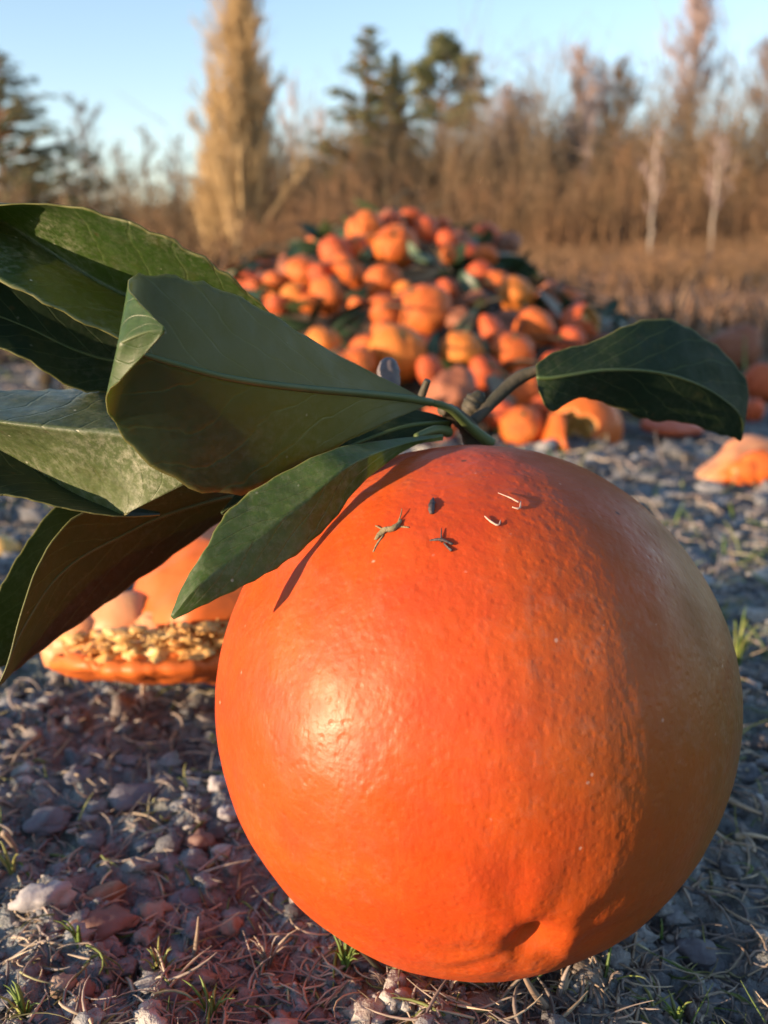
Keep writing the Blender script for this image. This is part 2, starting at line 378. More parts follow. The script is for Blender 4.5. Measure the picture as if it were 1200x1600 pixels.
# gravel
def gravel(name, n, rmin, rmax, smin, smax, label, sub=1, power=1.0):
    x, y, r = scatter(n, rmin, rmax, 27, power); ok = away_hero(x, y); x, y, r = x[ok], y[ok], r[ok]; n = len(x)
    v0, f0 = ico(sub)
    size = smin + (smax - smin) * rng.random(n) ** 3.2
    size *= np.clip(r / 0.2, 0.8, 3.2)
    scl = np.stack([size * rng.uniform(0.7, 1.5, n), size * rng.uniform(0.7, 1.3, n), size * rng.uniform(0.3, 0.75, n)], -1)
    hd = np.hypot(x - HC.x, y - HC.y); lim = np.clip((hd - 0.012) * 0.25, 0.0008, 1)     # nothing large under the fruit
    scl = np.minimum(scl, lim[:, None])
    ang = rng.uniform(0, 2 * np.pi, n); tl = rng.uniform(-0.5, 0.5, n)
    lump = 1 + (0.42 if sub > 1 else .45) * rng.uniform(-1, 1, (n, len(v0)))
    vv = v0[None] * lump[..., None] * scl[:, None, :]
    c_, s_ = np.cos(tl)[:, None], np.sin(tl)[:, None]
    vx, vz = vv[..., 0] * c_ - vv[..., 2] * s_, vv[..., 0] * s_ + vv[..., 2] * c_
    c_, s_ = np.cos(ang)[:, None], np.sin(ang)[:, None]
    wx = vx * c_ - vv[..., 1] * s_; wy = vx * s_ + vv[..., 1] * c_
    z = terrain(x, y) + scl[:, 2] * 0.25
    Vv = np.stack([wx + x[:, None], wy + y[:, None], vz + z[:, None]], -1).reshape(-1, 3)
    Ff = (f0[None] + (np.arange(n) * len(v0))[:, None, None]).reshape(-1, 3)
    me = mesh_np(name, Vv, Ff, smooth=False); point_attr(me, 'tint', np.repeat(rng.random(n), len(v0)))
    o = obj(name, me, M_GRAVEL); tag(o, label, kind='stuff'); return o
gravel('gravel', 6500, 0.09, 1.3, 0.0006, 0.0030, 'grey gravel and broken clods strewn over the soil', 2, 0.95)
gravel('grit', 26000, 0.09, 0.7, 0.0002, 0.0010, 'fine grey grit and soil crumbs', 1, 1.2)

def blades(name, n, rmin, rmax, Lmin, Lmax, w, lift, mat, label, tint=(0, 1), power=1.0, clumps=0, amax=27, hero_gap=0.012, scale_r=True):
    x, y, r = scatter(n, rmin, rmax, amax, power)
    if clumps:
        cx, cy, cr = scatter(clumps, rmin, rmax, amax, power); k = rng.integers(0, clumps, n)
        sp = 0.012 * np.clip(cr[k] / 0.2, 0.7, 8); x = cx[k] + rng.normal(0, 1, n) * sp; y = cy[k] + rng.normal(0, 1, n) * sp; r = np.hypot(x, y)
    ok = away_hero(x, y, hero_gap); x, y, r = x[ok], y[ok], r[ok]; n = len(x)
    sc = np.clip(r / 0.2, 0.8, 6) if scale_r else np.ones(n)
    L = rng.uniform(Lmin, Lmax, n) * sc; W = w * rng.uniform(0.5, 1.4, n) * sc
    a = rng.uniform(0, 2 * np.pi, n); el = np.abs(rng.normal(0, lift, n)); turn = rng.normal(0, 0.9, n); bend = rng.normal(-0.5, 0.5, n)
    K = 6; px, py, pz = x.copy(), y.copy(), np.zeros(n) ; rows = []
    for q in range(K):
        t = q / (K - 1); hw = W * (1 - 0.75 * t ** 2) * 0.5
        aa = a + turn * t; ee = el + bend * t
        nx, ny = -np.sin(aa), np.cos(aa)
        gz = terrain(px, py) + 0.0006 * sc; zz = np.maximum(terrain(x, y) + 0.0004 + pz, gz)
        tw = rng.uniform(-0.3, 0.3, n) * hw
        rows.append(np.stack([px + nx * hw, py + ny * hw, zz + tw], -1)); rows.append(np.stack([px - nx * hw, py - ny * hw, zz - tw], -1))
        rows.append(np.stack([px, py, zz + hw * 0.8], -1))
        st = L / (K - 1); px = px + np.cos(aa) * np.cos(ee) * st; py = py + np.sin(aa) * np.cos(ee) * st; pz = pz + np.sin(ee) * st
        hd = np.hypot(px - HC.x, py - HC.y); push = np.clip(0.0185 - hd, 0, 1) * (hd > 1e-6)     # stay outside the fruit's foot
        px = px + (px - HC.x) / (hd + 1e-6) * push * 0.9; py = py + (py - HC.y) / (hd + 1e-6) * push * 0.9
    V = np.stack(rows, 1); b = (np.arange(n) * 3 * K)[:, None]
    fs = []
    for q in range(K - 1):
        o0 = q * 3; o1 = o0 + 3
        for u, v in ((0, 2), (2, 1), (1, 0)): fs.append(b + np.array([[o0 + u, o0 + v, o1 + v, o1 + u]]))
    me = mesh_np(name, V.reshape(-1, 3), np.concatenate(fs)); point_attr(me, 'tint', np.repeat(rng.uniform(tint[0], tint[1], n), 3 * K))
    o = obj(name, me, mat)
    if label: tag(o, label, kind='stuff')
    return o
blades('dry_grass', 9000, 0.10, 1.6, 0.002, 0.013, 0.0007, 0.24, M_STRAW, 'flattened dead grass and straw matted over the stony soil', power=2.1)
blades('field_stubble', 9000, 1.5, 26, 0.01, 0.03, 0.0012, 0.7, M_STUB, 'brown dead grass over the field behind the heap', (0, 1), scale_r=True)
blades('moss_and_grass', 900, 0.11, 3.0, 0.003, 0.010, 0.0006, 0.7, M_GRASS, 'sparse short green grass sprouting in patches on the soil', clumps=60)

# ------------------------------------------------------------------ the hero fruit
hero = empty('orange', Vector((HC.x, HC.y, 0)), 'large whole orange with a leafy twig, lying closest in the foreground', 'orange')
def rel(v): return Vector(v) - hero.location
_, nav = on_sphere(828, 1472, HC, RH)
stem_dir = Vector((-0.03, 0.46, 0.89)).normalized()
nu, nv = 420, 300
th = np.linspace(0, np.pi, nv)[:, None]; ph = np.linspace(0, 2 * np.pi, nu, endpoint=False)[None, :]
sd_ = np.array(stem_dir); ax = np.cross(sd_, [1, 0, 0]); ax /= np.linalg.norm(ax); ay = np.cross(sd_, ax)
D = (np.sin(th) * np.cos(ph))[..., None] * ax + (np.sin(th) * np.sin(ph))[..., None] * ay + (np.cos(th) * np.ones_like(ph))[..., None] * sd_
D = D.reshape(-1, 3)
rr = np.full(len(D), RH)
rr += RH * (0.012 * n3(D, 1.6, 11) + 0.006 * n3(D, 4.5, 21) + 0.0016 * n3(D, 14, 31))
dot = D @ sd_; rr -= RH * 0.07 * np.exp(-((1 - dot) / 0.02))
navn = np.array(nav); tx = np.cross(navn, [0, 0, 1]); tx /= np.linalg.norm(tx); ty = np.cross(tx, navn)
a_, b_ = D @ tx, D @ ty; a_ = -a_ if tx[0] < 0 else a_
front = (D @ navn) > 0
e = np.sqrt((a_ / 0.06) ** 2 + ((b_ - 0.3 * a_) / 0.08) ** 2); rr -= front * RH * 0.055 * np.exp(-e ** 2.2)
e2 = np.sqrt(((a_ - 0.13) / 0.045) ** 2 + ((b_ + 0.03) / 0.13) ** 2); rr += front * RH * 0.022 * np.exp(-e2 ** 2)
e3 = np.sqrt(((a_ - 0.03) / 0.17) ** 2 + ((b_ + 0.2) / 0.07) ** 2); rr += front * RH * 0.01 * np.exp(-e3 ** 2)
angn = np.arctan2(b_, a_); distn = np.sqrt(a_ ** 2 + b_ ** 2)
rr += front * RH * 0.0035 * np.sin(angn * 9 + 3 * n3(D, 5, 41)) * np.exp(-((distn - 0.26) / 0.13) ** 2)
V = np.array(HC)[None] + D * rr[:, None] - np.array(HC)[None]
i = np.arange(nv - 1)[:, None] * nu; j = np.arange(nu)[None, :]; j2 = (j + 1) % nu
Fq = np.stack([i + j, i + nu + j, i + nu + j2, i + j2], -1).reshape(-1, 4)
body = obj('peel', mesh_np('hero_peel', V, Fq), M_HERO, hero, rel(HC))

def leaf(rows, mats, flip=False, bulge=0.0, nu=14, nt=44, crease=0.0, rib=0.0006, ripple=0.0):
    """rows: (L, M, R) points as (px, py, depth) in order from petiole to tip"""
    rws = [[Vector(P(*q)) for q in r] for r in rows]; n = len(rws)
    def cr(k, s):
        i0 = min(int(s), n - 2); t = s - i0
        p0, p1, p2, p3 = rws[max(i0 - 1, 0)][k], rws[i0][k], rws[i0 + 1][k], rws[min(i0 + 2, n - 1)][k]
        return 0.5 * ((2 * p1) + (p2 - p0) * t + (2 * p0 - 5 * p1 + 4 * p2 - p3) * t * t + (3 * p1 - p0 - 3 * p2 + p3) * t ** 3)
    V = []; UV = []; mid = []
    for a in range(nt + 1):
        s = a / nt * (n - 1); L, Mi, Rt = cr(0, s), cr(1, s), cr(2, s); mid.append(Mi)
        tang = (cr(1, min(s + 0.05, n - 1)) - cr(1, max(s - 0.05, 0))).normalized()
        nrm = (Rt - L).cross(tang);  nrm = nrm.normalized() if nrm.length > 1e-9 else Vector((0, 0, 1))
        w = (Rt - L).length
        for b in range(-nu, nu + 1):
            u = b / nu; au = abs(u); e = L if u < 0 else Rt
            ev = (Mi + (e - Mi) * (1 + (.022 * math.sin(a * 1.7 + len(V) * .003 + (0 if u < 0 else 3)) + random.uniform(-.012, .012)) * au ** 4)).lerp(Mi, 1 - au)
            ev = ev + nrm * (bulge * w * au * (1 - au) + ripple * w * math.sin(a * 0.9 + (0 if u < 0 else 2)) * au * au + crease * w * au * (1 - au))
            V.append(ev - hero.location); UV.append((0.5 + 0.5 * u, a / nt))
    W = 2 * nu + 1; Fc = []
    for a in range(nt):
        for b in range(W - 1):
            q = (a * W + b, a * W + b + 1, (a + 1) * W + b + 1, (a + 1) * W + b)
            Fc.append(q[::-1] if flip else q)
    va = np.array(V) + np.array(hero.location); fa = np.array(Fc); nn = np.cross(va[fa[:, 2]] - va[fa[:, 0]], va[fa[:, 3]] - va[fa[:, 1]])
    if (nn * (np.array(CP) - va[fa].mean(1))).sum() < 0: fa = fa[:, ::-1]
    me = mesh_np('leaf', np.array(V), fa)
    uvl = me.uv_layers.new(name='UVMap'); li = np.zeros(len(me.loops), dtype=np.int32); me.loops.foreach_get('vertex_index', li)
    uvl.data.foreach_set('uv', np.array(UV, dtype=np.float32)[li].ravel())
    o = obj('leaf', me, list(mats), hero)
    md = o.modifiers.new('thickness', 'SOLIDIFY'); md.thickness = 0.0002; md.offset = -1; md.material_offset = 1; md.material_offset_rim = 1
    if rib:
        pts = [p - hero.location for p in mid[::4]]; k = len(pts)
        rb = obj('midrib', tube_mesh('midrib', pts, [rib * (1 - 0.75 * q / (k - 1)) for q in range(k)], 8, 3), M_RIB, o)
    return o
def lab(o, s): o['label'] = s; return o

# B: the big central leaf, underside to the camera, tip curled over
lab(leaf([((674, 628, .160), (674, 629, .160), (674, 631, .160)),
      ((612, 597, .155), (610, 619, .154), (600, 662, .153)),
      ((520, 550, .147), (530, 612, .145), (512, 706, .146)),
      ((432, 495, .139), (440, 603, .136), (425, 758, .141)),
      ((355, 455, .133), (355, 590, .129), (325, 770, .137)),
      ((282, 434, .128), (278, 570, .124), (228, 722, .131)),
      ((214, 430, .124), (205, 548, .120), (177, 660, .126)),
      ((204, 452, .1195), (186, 540, .1175), (168, 620, .1215)),
      ((232, 487, .1165), (226, 520, .116), (195, 588, .1185)),
      ((258, 512, .1155), (258, 516, .1155), (256, 521, .1155))], (M_UND, M_TOP), flip=False, rib=0.0007, bulge=0.0), 'broad leaf showing its pale underside, tip curled towards the viewer')
# E: front leaf lying over the fruit's shoulder
lab(leaf([((692, 678, .1572), (693, 682, .1572), (692, 688, .1572)),
      ((600, 688, .1502), (630, 694, .1502), (640, 700, .1522)),
      ((520, 702, .1396), (550, 725, .1391), (567, 755, .1426)),
      ((430, 745, .1366), (475, 785, .1361), (512, 822, .1391)),
      ((358, 796, .1331), (405, 838, .1334), (450, 876, .1356)),
      ((322, 855, .1311), (355, 880, .1314), (392, 910, .1331)),
      ((288, 910, .1311), (306, 918, .1294), (328, 941, .1306)),
      ((266, 962, .1301), (268, 965, .1301), (272, 968, .1301))], (M_TOP, M_UND), rib=0.0, ripple=0.012), 'narrow dark leaf lying across the top left shoulder of the fruit')
# A: upper left leaf folded along its midrib
lab(leaf([((470, 540, .162), (470, 545, .162), (468, 552, .162)),
      ((430, 498, .154), (400, 520, .160), (380, 570, .157)),
      ((368, 440, .148), (310, 500, .159), (300, 560, .147)),
      ((296, 390, .144), (198, 462, .157), (195, 530, .142)),
      ((200, 347, .142), (110, 414, .156), (100, 488, .139)),
      ((100, 322, .142), (20, 356, .155), (10, 442, .139)),
      ((0, 322, .143), (-70, 310, .155), (-90, 400, .143)),
      ((-110, 345, .146), (-160, 320, .153), (-170, 380, .147)),
      ((-230, 380, .150), (-232, 384, .150), (-232, 390, .150))], (M_TOPD, M_UND), rib=0.0003, ripple=0.01), 'long upper leaf with a lit green half above its pale dusty midrib')
# A2: dark leaf under it
lab(leaf([((420, 600, .168), (420, 604, .168), (420, 608, .168)),
      ((330, 555, .164), (320, 585, .162), (310, 612, .164)),
      ((230, 520, .160), (215, 570, .158), (190, 612, .156)),
      ((150, 490, .158), (130, 552, .156), (118, 607, .152)),
      ((60, 445, .156), (40, 510, .154), (45, 563, .149)),
      ((-20, 420, .155), (-35, 480, .152), (-30, 525, .149)),
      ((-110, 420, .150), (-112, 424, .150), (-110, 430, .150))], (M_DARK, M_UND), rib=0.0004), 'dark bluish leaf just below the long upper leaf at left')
# C: dusty leaf in the middle left, bright face between two folds
lab(leaf([((-260, 690, .150), (-262, 692, .150), (-260, 696, .150)),
      ((-150, 650, .150), (-152, 670, .144), (-150, 700, .150)),
      ((-60, 612, .151), (-60, 655, .139), (-60, 680, .152)),
      ((40, 610, .153), (40, 664, .137), (40, 728, .150)),
      ((110, 608, .155), (120, 672, .136), (110, 772, .147)),
      ((165, 610, .156), (200, 678, .135), (165, 802, .144)),
      ((225, 640, .154), (262, 716, .134), (190, 805, .142)),
      ((292, 752, .135), (291, 756, .135), (196, 803, .141))], (M_DUSTY, M_UND), rib=0.0, ripple=.004), 'broad dusty leaf at left with a bright glossy sheen')
# C2: its shaded neighbour below
lab(leaf([((250, 800, .147), (250, 802, .147), (250, 804, .146)),
      ((190, 785, .146), (190, 797, .144), (185, 806, .141)),
      ((110, 740, .152), (110, 770, .146), (105, 794, .139)),
      ((40, 700, .153), (40, 742, .147), (30, 776, .138)),
      ((-40, 665, .154), (-45, 720, .147), (-50, 762, .139)),
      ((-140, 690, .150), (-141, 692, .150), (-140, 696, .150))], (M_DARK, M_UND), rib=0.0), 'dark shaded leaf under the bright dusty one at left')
# D: low drooping leaf
lab(leaf([((470, 760, .182), (470, 765, .182), (470, 770, .182)),
      ((380, 740, .176), (400, 768, .176), (366, 804, .178)),
      ((270, 760, .164), (272, 800, .167), (288, 856, .172)),
      ((180, 782, .155), (175, 845, .160), (190, 926, .167)),
      ((112, 812, .149), (100, 890, .153), (98, 992, .161)),
      ((62, 880, .146), (52, 955, .148), (28, 1045, .155)),
      ((32, 965, .144), (22, 1010, .145), (10, 1062, .150)),
      ((12, 1040, .143), (4, 1062, .143), (-8, 1082, .145)),
      ((-20, 1100, .142), (-21, 1101, .142), (-20, 1102, .142))], (M_BUND, M_TOP), rib=0.0004, crease=-0.02), 'low drooping leaf with a dark brownish green underside, hanging nearest the soil')
# D2: dark leaf shape added to stand for the shadow band along its left edge
lab(leaf([((215, 780, .178), (215, 784, .178), (215, 788, .178)),
      ((150, 786, .170), (150, 800, .172), (150, 830, .173)),
      ((92, 790, .163), (100, 830, .167), (110, 880, .170)),
      ((45, 845, .158), (65, 890, .162), (90, 940, .166)),
      ((2, 918, .154), (30, 960, .158), (60, 1000, .163)),
      ((-30, 985, .152), (-5, 1010, .155), (30, 1030, .158)),
      ((-60, 1060, .150), (-60, 1062, .150), (-60, 1064, .150))], (M_DARK, M_UND), rib=0.0), 'narrow dark leaf shape added for the shadow band behind the left edge of the drooping one')
# F: right hand leaf
lab(leaf([((838, 570, .170), (838, 590, .170), (843, 612, .170)),
      ((868, 549, .172), (872, 590, .170), (862, 643, .172)),
      ((925, 534, .176), (925, 580, .172), (905, 622, .176)),
      ((985, 506, .180), (985, 578, .175), (955, 634, .181)),
      ((1045, 499, .184), (1045, 585, .179), (1010, 656, .186)),
      ((1105, 530, .189), (1100, 605, .184), (1070, 660, .190)),
      ((1150, 570, .193), (1138, 630, .189), (1118, 677, .194)),
      ((1170, 612, .196), (1160, 655, .194), (1145, 684, .197)),
      ((1160, 686, .198), (1158, 688, .198), (1156, 690, .198))], (M_DARK, M_DARK), flip=False, rib=0.0004, ripple=0.008), 'dark drooping leaf on the right, edges turned down')
# G: shaded leaf between the central leaf and the front one
lab(leaf([((705, 655, .168), (705, 660, .168), (705, 668, .168)),
      ((640, 640, .163), (640, 665, .161), (640, 692, .160)),
      ((560, 660, .158), (565, 690, .156), (560, 715, .156)),
      ((480, 700, .153), (490, 725, .152), (495, 760, .151)),
      ((400, 740, .150), (405, 765, .149), (415, 790, .149)),
      ((345, 800, .146), (346, 802, .146), (347, 804, .146))], (M_DARK, M_DARK), flip=False, rib=0.0004), 'small shaded bluish leaf tucked between two larger leaves')

def tubep(name, pts, rads, mat, parent=hero, sides=10, lump=0.0):
    off = parent.location if parent is hero else Vector((0, 0, 0))
    return obj(name, tube_mesh(name, [P(*p) - off for p in pts], rads, sides, 6, lump), mat, parent)
S = tubep('stem', [(742, 712, .172), (740, 688, .171), (728, 664, .169), (706, 645, .166), (690, 640, .164)], [.0022, .0019, .0016, .0014, .001], M_TWIG, lump=.06)
tubep('petiole', [(768, 694, .168), (735, 668, .166), (705, 640, .162), (672, 628, .160)], [.0011, .0009, .0007, .0006], M_RIB)
tubep('petiole', [(700, 675, .165), (680, 672, .161), (650, 682, .156)], [.0010, .0008, .0005], M_RIB)
tubep('petiole', [(738, 660, .170), (775, 622, .172), (812, 590, .173), (850, 575, .172)], [.0010, .0012, .0013, .0008], M_TWIG)
tubep('petiole', [(700, 668, .168), (560, 625, .168), (455, 550, .166)], [.0010, .0008, .0006], M_RIB)
tubep('petiole', [(700, 672, .170), (560, 700, .170), (440, 762, .168)], [.0010, .0008, .0006], M_RIB)
tubep('twig_stub', [(656, 626, .162), (662, 610, .161), (668, 594, .160)], [.0007, .0007, .0006], M_TWIG)
tubep('dry_bud', [(607, 618, .175), (607, 600, .175), (607, 580, .175), (607, 566, .175), (607, 559, .175)], [.0018, .0022, .0021, .0016, .0006], M_BUD, lump=.04)
tubep('bud', [(728, 648, .172), (736, 638, .172), (744, 626, .172), (752, 612, .172)], [.0010, .0020, .0019, .0007], M_TWIG, lump=.15)
# calyx: five pointed sepals round the stem's foot
cb = HC + stem_dir * (RH * 0.955)
for k in range(5):
    a = 2 * math.pi * k / 5; d = (Vector(ax) * math.cos(a) + Vector(ay) * math.sin(a)).normalized()
    obj('sepal', tube_mesh('sepal', [cb - hero.location + stem_dir * .0008, cb - hero.location + d * .003 + stem_dir * .0012, cb - hero.location + d * .0055 + stem_dir * .0006], [.0014, .0012, .0003], 8, 4), M_TWIG, hero)

# ---- bits lying on the fruit
def surf(px, py, up=0.0006):
    p, n = on_sphere(px, py, HC, RH * 1.003); return p + n * up * .35
def bit(name, paths, mat, label, cat, group=None, sides=7):
    """several little tubes joined into one fragment"""
    Vs = []; Fs = []; o = 0
    for pts, rads in paths:
        me = tube_mesh('t', pts, [q_ * .45 for q_ in rads], sides, 4, 0.3); v = [tuple(x.co) for x in me.vertices]; f = [tuple(q + o for q in p.vertices) for p in me.polygons]
        Vs += v; Fs += f; o += len(v); bpy.data.meshes.remove(me)
    me = mesh_np(name, np.array(Vs), Fs); ob = obj(name, me, mat); return tag(ob, label, cat, group)
M_CRUMB = simple_mat('dry_crumb', (0.17, 0.13, 0.07), (0.28, 0.22, 0.13), 900, 0.8, 0.6, 0.0005)
M_SEED = simple_mat('dark_seed', (0.03, 0.025, 0.03), (0.09, 0.07, 0.07), 900, 0.5, 0.5, 0.0004)
M_FIBRE = simple_mat('pale_fibre', (0.42, 0.28, 0.22), (0.5, 0.36, 0.3), 900, 0.6)
bit('plant_crumb', [([surf(587, 845), surf(602, 832, .0012), surf(618, 828, .0012), surf(628, 815, .001)], [.0004, .0011, .0010, .0004]),
     ([surf(600, 838), surf(590, 852), surf(584, 864)], [.0004, .0003, .0002]), ([surf(622, 820), surf(628, 808, .0015), surf(630, 800, .002)], [.0003, .0002, .0001]),
     ([surf(598, 828), surf(588, 824, .001)], [.0003, .0002]), ([surf(622, 824), surf(640, 826)], [.0004, .0002])], M_CRUMB, 'pale dry plant crumb stuck near the top of the large orange', 'crumb')
bit('seed', [([surf(674, 804, .0004), surf(675, 797, .0008), surf(676, 788, .0008), surf(677, 779, .0004)], [.0006, .0011, .0009, .0002])], M_SEED, 'small dark pointed seed sitting on top of the large orange', 'seed')
bit('leaf_hair', [([surf(672, 846), surf(690, 846, .0012), surf(708, 852)], [.0002, .0005, .0003]), ([surf(690, 848), surf(690, 828, .001)], [.0004, .0001]),
     ([surf(694, 850), surf(706, 862)], [.0003, .0004])], M_SEED, 'thin dark branched scrap on the fruit, below the pointed seed', 'plant scrap')
bit('pale_fibre', [([surf(778, 772), surf(795, 780, .001), surf(810, 787, .0008)], [.0001, .0002, .0003]), ([surf(800, 794), surf(811, 796), surf(813, 785)], [.0002, .0003, .0002])], M_FIBRE, 'whitish hooked fibre on the upper right of the large orange', 'fibre')
bit('pale_fibre', [([surf(757, 808), surf(766, 816), surf(778, 822), surf(782, 814)], [.0002, .0003, .0003, .0001])], M_FIBRE, 'smaller curled whitish fibre on the fruit, below the hooked one', 'fibre')

# ------------------------------------------------------------------ generic oranges
def fruit_mesh(name, seed, dim=0.09, lump=0.05, nu=40, nv=28):
    th = np.linspace(0, np.pi, nv)[:, None]; ph = np.linspace(0, 2 * np.pi, nu, endpoint=False)[None, :]
    D = np.stack([np.sin(th) * np.cos(ph), np.sin(th) * np.sin(ph), np.cos(th) * np.ones_like(ph)], -1).reshape(-1, 3)
    r = 1 + lump * n3(D, 1.3, seed) + 0.4 * lump * n3(D, 3.1, seed + 5)
    r -= dim * np.exp(-((1 - D[:, 2]) / 0.03)); r -= dim * 0.5 * np.exp(-((1 + D[:, 2]) / 0.02))
    i = np.arange(nv - 1)[:, None] * nu; j = np.arange(nu)[None, :]; j2 = (j + 1) % nu
    return mesh_np(name, D * r[:, None] * [1, 1, 0.9], np.stack([i + j, i + nu + j, i + nu + j2, i + j2], -1).reshape(-1, 4))
FM = []
for mi, mt in enumerate(M_PEEL):
    for k in range(2):
        me = fruit_mesh('fruit', 50 + mi * 7 + k * 3, 0.09, 0.15 if mi != 3 else 0.3); me.materials.append(mt); FM.append(me)
CAPM = tube_mesh('stem_button', [(0, 0, .80), (0, 0, .85), (0, 0, .875)], [.13, .12, .05], 8, 2, 0.2); CAPM.materials.append(M_RIB)
BRIGHT, RED, YEL, DULL = 0, 1, 2, 3
def fruit(center, r, kind, label, group=None, sq=(1, 1, 1), cap=True, rot=None, name='orange'):
    o = bpy.data.objects.new(name, FM[kind * 2 + random.randint(0, 1)]); COL.objects.link(o)
    o.location = center; o.scale = (r * sq[0], r * sq[1], r * sq[2])
    o.rotation_euler = rot if rot else (random.uniform(-1, 1) , random.uniform(-1, 1), random.uniform(0, 6.28))
    tag(o, label, 'orange', group)
    if cap:
        c = bpy.data.objects.new('stem_button', CAPM); COL.objects.link(c); c.parent = o
    return o

def peel_shell(r, open_dir, th0, jag, seed, thick=0.07, nu=48, nv=22):
    od = Vector(open_dir).normalized(); a = od.orthogonal().normalized(); b = od.cross(a)
    V = []
    for i in range(nv):
        for j in range(nu):
            ph = 2 * math.pi * j / nu
            t0 = th0 + jag * (math.sin(ph * 3 + seed) * 0.5 + math.sin(ph * 7 + seed * 2.3) * 0.3 + math.sin(ph * 12 + seed) * 0.15)
            t = t0 + (math.pi - t0) * i / (nv - 1)
            d = od * math.cos(t) + (a * math.cos(ph) + b * math.sin(ph)) * math.sin(t)
            flare = 1 + 0.10 * math.exp(-i / 2.5)
            V.append(d * r * flare * (1 + 0.04 * math.sin(ph * 2 + seed)))
    Fc = [(i * nu + j, i * nu + (j + 1) % nu, (i + 1) * nu + (j + 1) % nu, (i + 1) * nu + j) for i in range(nv - 1) for j in range(nu)]
    bm = bmesh.new(); vs = [bm.verts.new(v) for v in V]
    for f in Fc: bm.faces.new([vs[k] for k in f])
    bmesh.ops.remove_doubles(bm, verts=bm.verts, dist=r * 0.001); bmesh.ops.recalc_face_normals(bm, faces=bm.faces)
    me = bpy.data.meshes.new('peel'); bm.to_mesh(me); bm.free()
    # make normals point away from the centre
    s = sum(p.normal.dot(p.center) for p in me.polygons)
    if s < 0: me.flip_normals()
    for p in me.polygons: p.use_smooth = True
    return me
def shell_obj(me, parent, mat, r, loc=(0, 0, 0)):
    o = obj('peel', me, [mat, M_PITH], parent, loc); md = o.modifiers.new('t', 'SOLIDIFY'); md.thickness = r * 0.09; md.offset = -1
    md.material_offset = 1; md.material_offset_rim = 1; return o
def flap_mesh(pts_rows, n=14):
    """bicubic-ish patch through rows of points"""
    rows = [[Vector(p) for p in r] for r in pts_rows]; m = len(rows); k = len(rows[0])
    def cr(L, s):
        i0 = min(int(s), len(L) - 2); t = s - i0; p0, p1, p2, p3 = L[max(i0 - 1, 0)], L[i0], L[i0 + 1], L[min(i0 + 2, len(L) - 1)]
        return 0.5 * ((2 * p1) + (p2 - p0) * t + (2 * p0 - 5 * p1 + 4 * p2 - p3) * t * t + (3 * p1 - p0 - 3 * p2 + p3) * t ** 3)
    V = []
    for i in range(n + 1):
        col = [cr([rows[q][c] for q in range(m)], i / n * (m - 1)) for c in range(k)]
        for j in range(n + 1): V.append(cr(col, j / n * (k - 1)))
    W = n + 1; return mesh_np('peel_flap', np.array(V), np.array([(i * W + j, i * W + j + 1, (i + 1) * W + j + 1, (i + 1) * W + j) for i in range(n) for j in range(n)]))
def blob_np(c, s, lump, seed, sub=2):
    v, f = ico(sub); rr = 1 + lump * n3(v, 2.0, seed); return v * rr[:, None] * np.array(s) + np.array(c), f
def blobs(name, items, mat, parent, lump=0.35, seed=0):
    Vs = []; Fs = []; o = 0
    for k, (c, s) in enumerate(items):
        v, f = blob_np(c, s, lump, seed + k * 3); Vs.append(v); Fs.append(f + o); o += len(v)
    return obj(name, mesh_np(name, np.vstack(Vs), np.vstack(Fs)), mat, parent)

# ---- torn orange behind the twig, lower left
tor = empty('torn_orange', Vector((P(240, 1050, .25).x, P(240, 1050, .25).y, 0)), 'squashed torn orange with ragged pulp, on the soil behind the leaves', 'orange')
TO = tor.location
def PT(px, py, z): return P(px, py, z) - TO
z0 = 0.252
def rough(me, amp, sc, seed):
    v = np.array([p.co[:] for p in me.vertices]); n = n3(v, sc, seed) + .5 * n3(v, sc * 2.7, seed + 3)
    nr_ = np.array([p.normal[:] for p in me.vertices]); v = v + nr_ * (n * amp)[:, None]; me.vertices.foreach_set('co', v.astype(np.float32).ravel()); me.update(); return me
me = flap_mesh([[PT(84, 1030, z0 + .004), PT(88, 1040, z0 - .002), PT(110, 1046, z0 + .002), PT(150, 1050, z0 + .016)],
                [PT(126, 1028, z0 - .014), PT(132, 1042, z0 - .019), PT(160, 1052, z0 - .012), PT(190, 1058, z0 + .012)],
                [PT(190, 1034, z0 - .018), PT(196, 1047, z0 - .022), PT(215, 1058, z0 - .014), PT(235, 1062, z0 + .014)],
                [PT(250, 1026, z0 - .020), PT(255, 1045, z0 - .024), PT(262, 1060, z0 - .015), PT(275, 1062, z0 + .014)],
                [PT(335, 1018, z0 - .016), PT(340, 1040, z0 - .020), PT(340, 1056, z0 - .012), PT(330, 1058, z0 + .016)],
                [PT(430, 980, z0), PT(430, 1010, z0 - .004), PT(420, 1046, z0), PT(390, 1052, z0 + .016)]], 34)
rough(me, .0018, 90, 5); rough(me, .0010, 300, 8)
o = obj('lower_peel', me, [M_PEEL[BRIGHT], M_PITH], tor); md = o.modifiers.new('t', 'SOLIDIFY'); md.thickness = .002; md.offset = 0
me = flap_mesh([[PT(180, 985, z0 + .012), PT(205, 935, z0 + .006), PT(245, 880, z0 + .008), PT(300, 835, z0 + .016), PT(360, 815, z0 + .03)],
                [PT(220, 1000, z0 - .006), PT(250, 950, z0 - .008), PT(290, 895, z0 - .003), PT(340, 848, z0 + .006), PT(400, 822, z0 + .024)],
                [PT(290, 1005, z0 - .012), PT(310, 960, z0 - .016), PT(345, 910, z0 - .010), PT(390, 862, z0 + .002), PT(440, 832, z0 + .02)],
                [PT(400, 1000, z0 - .006), PT(410, 960, z0 - .010), PT(440, 910, z0 - .004), PT(470, 870, z0 + .006), PT(500, 850, z0 + .02)]], 20)
rough(me, .0022, 70, 15); rough(me, .0008, 300, 18)
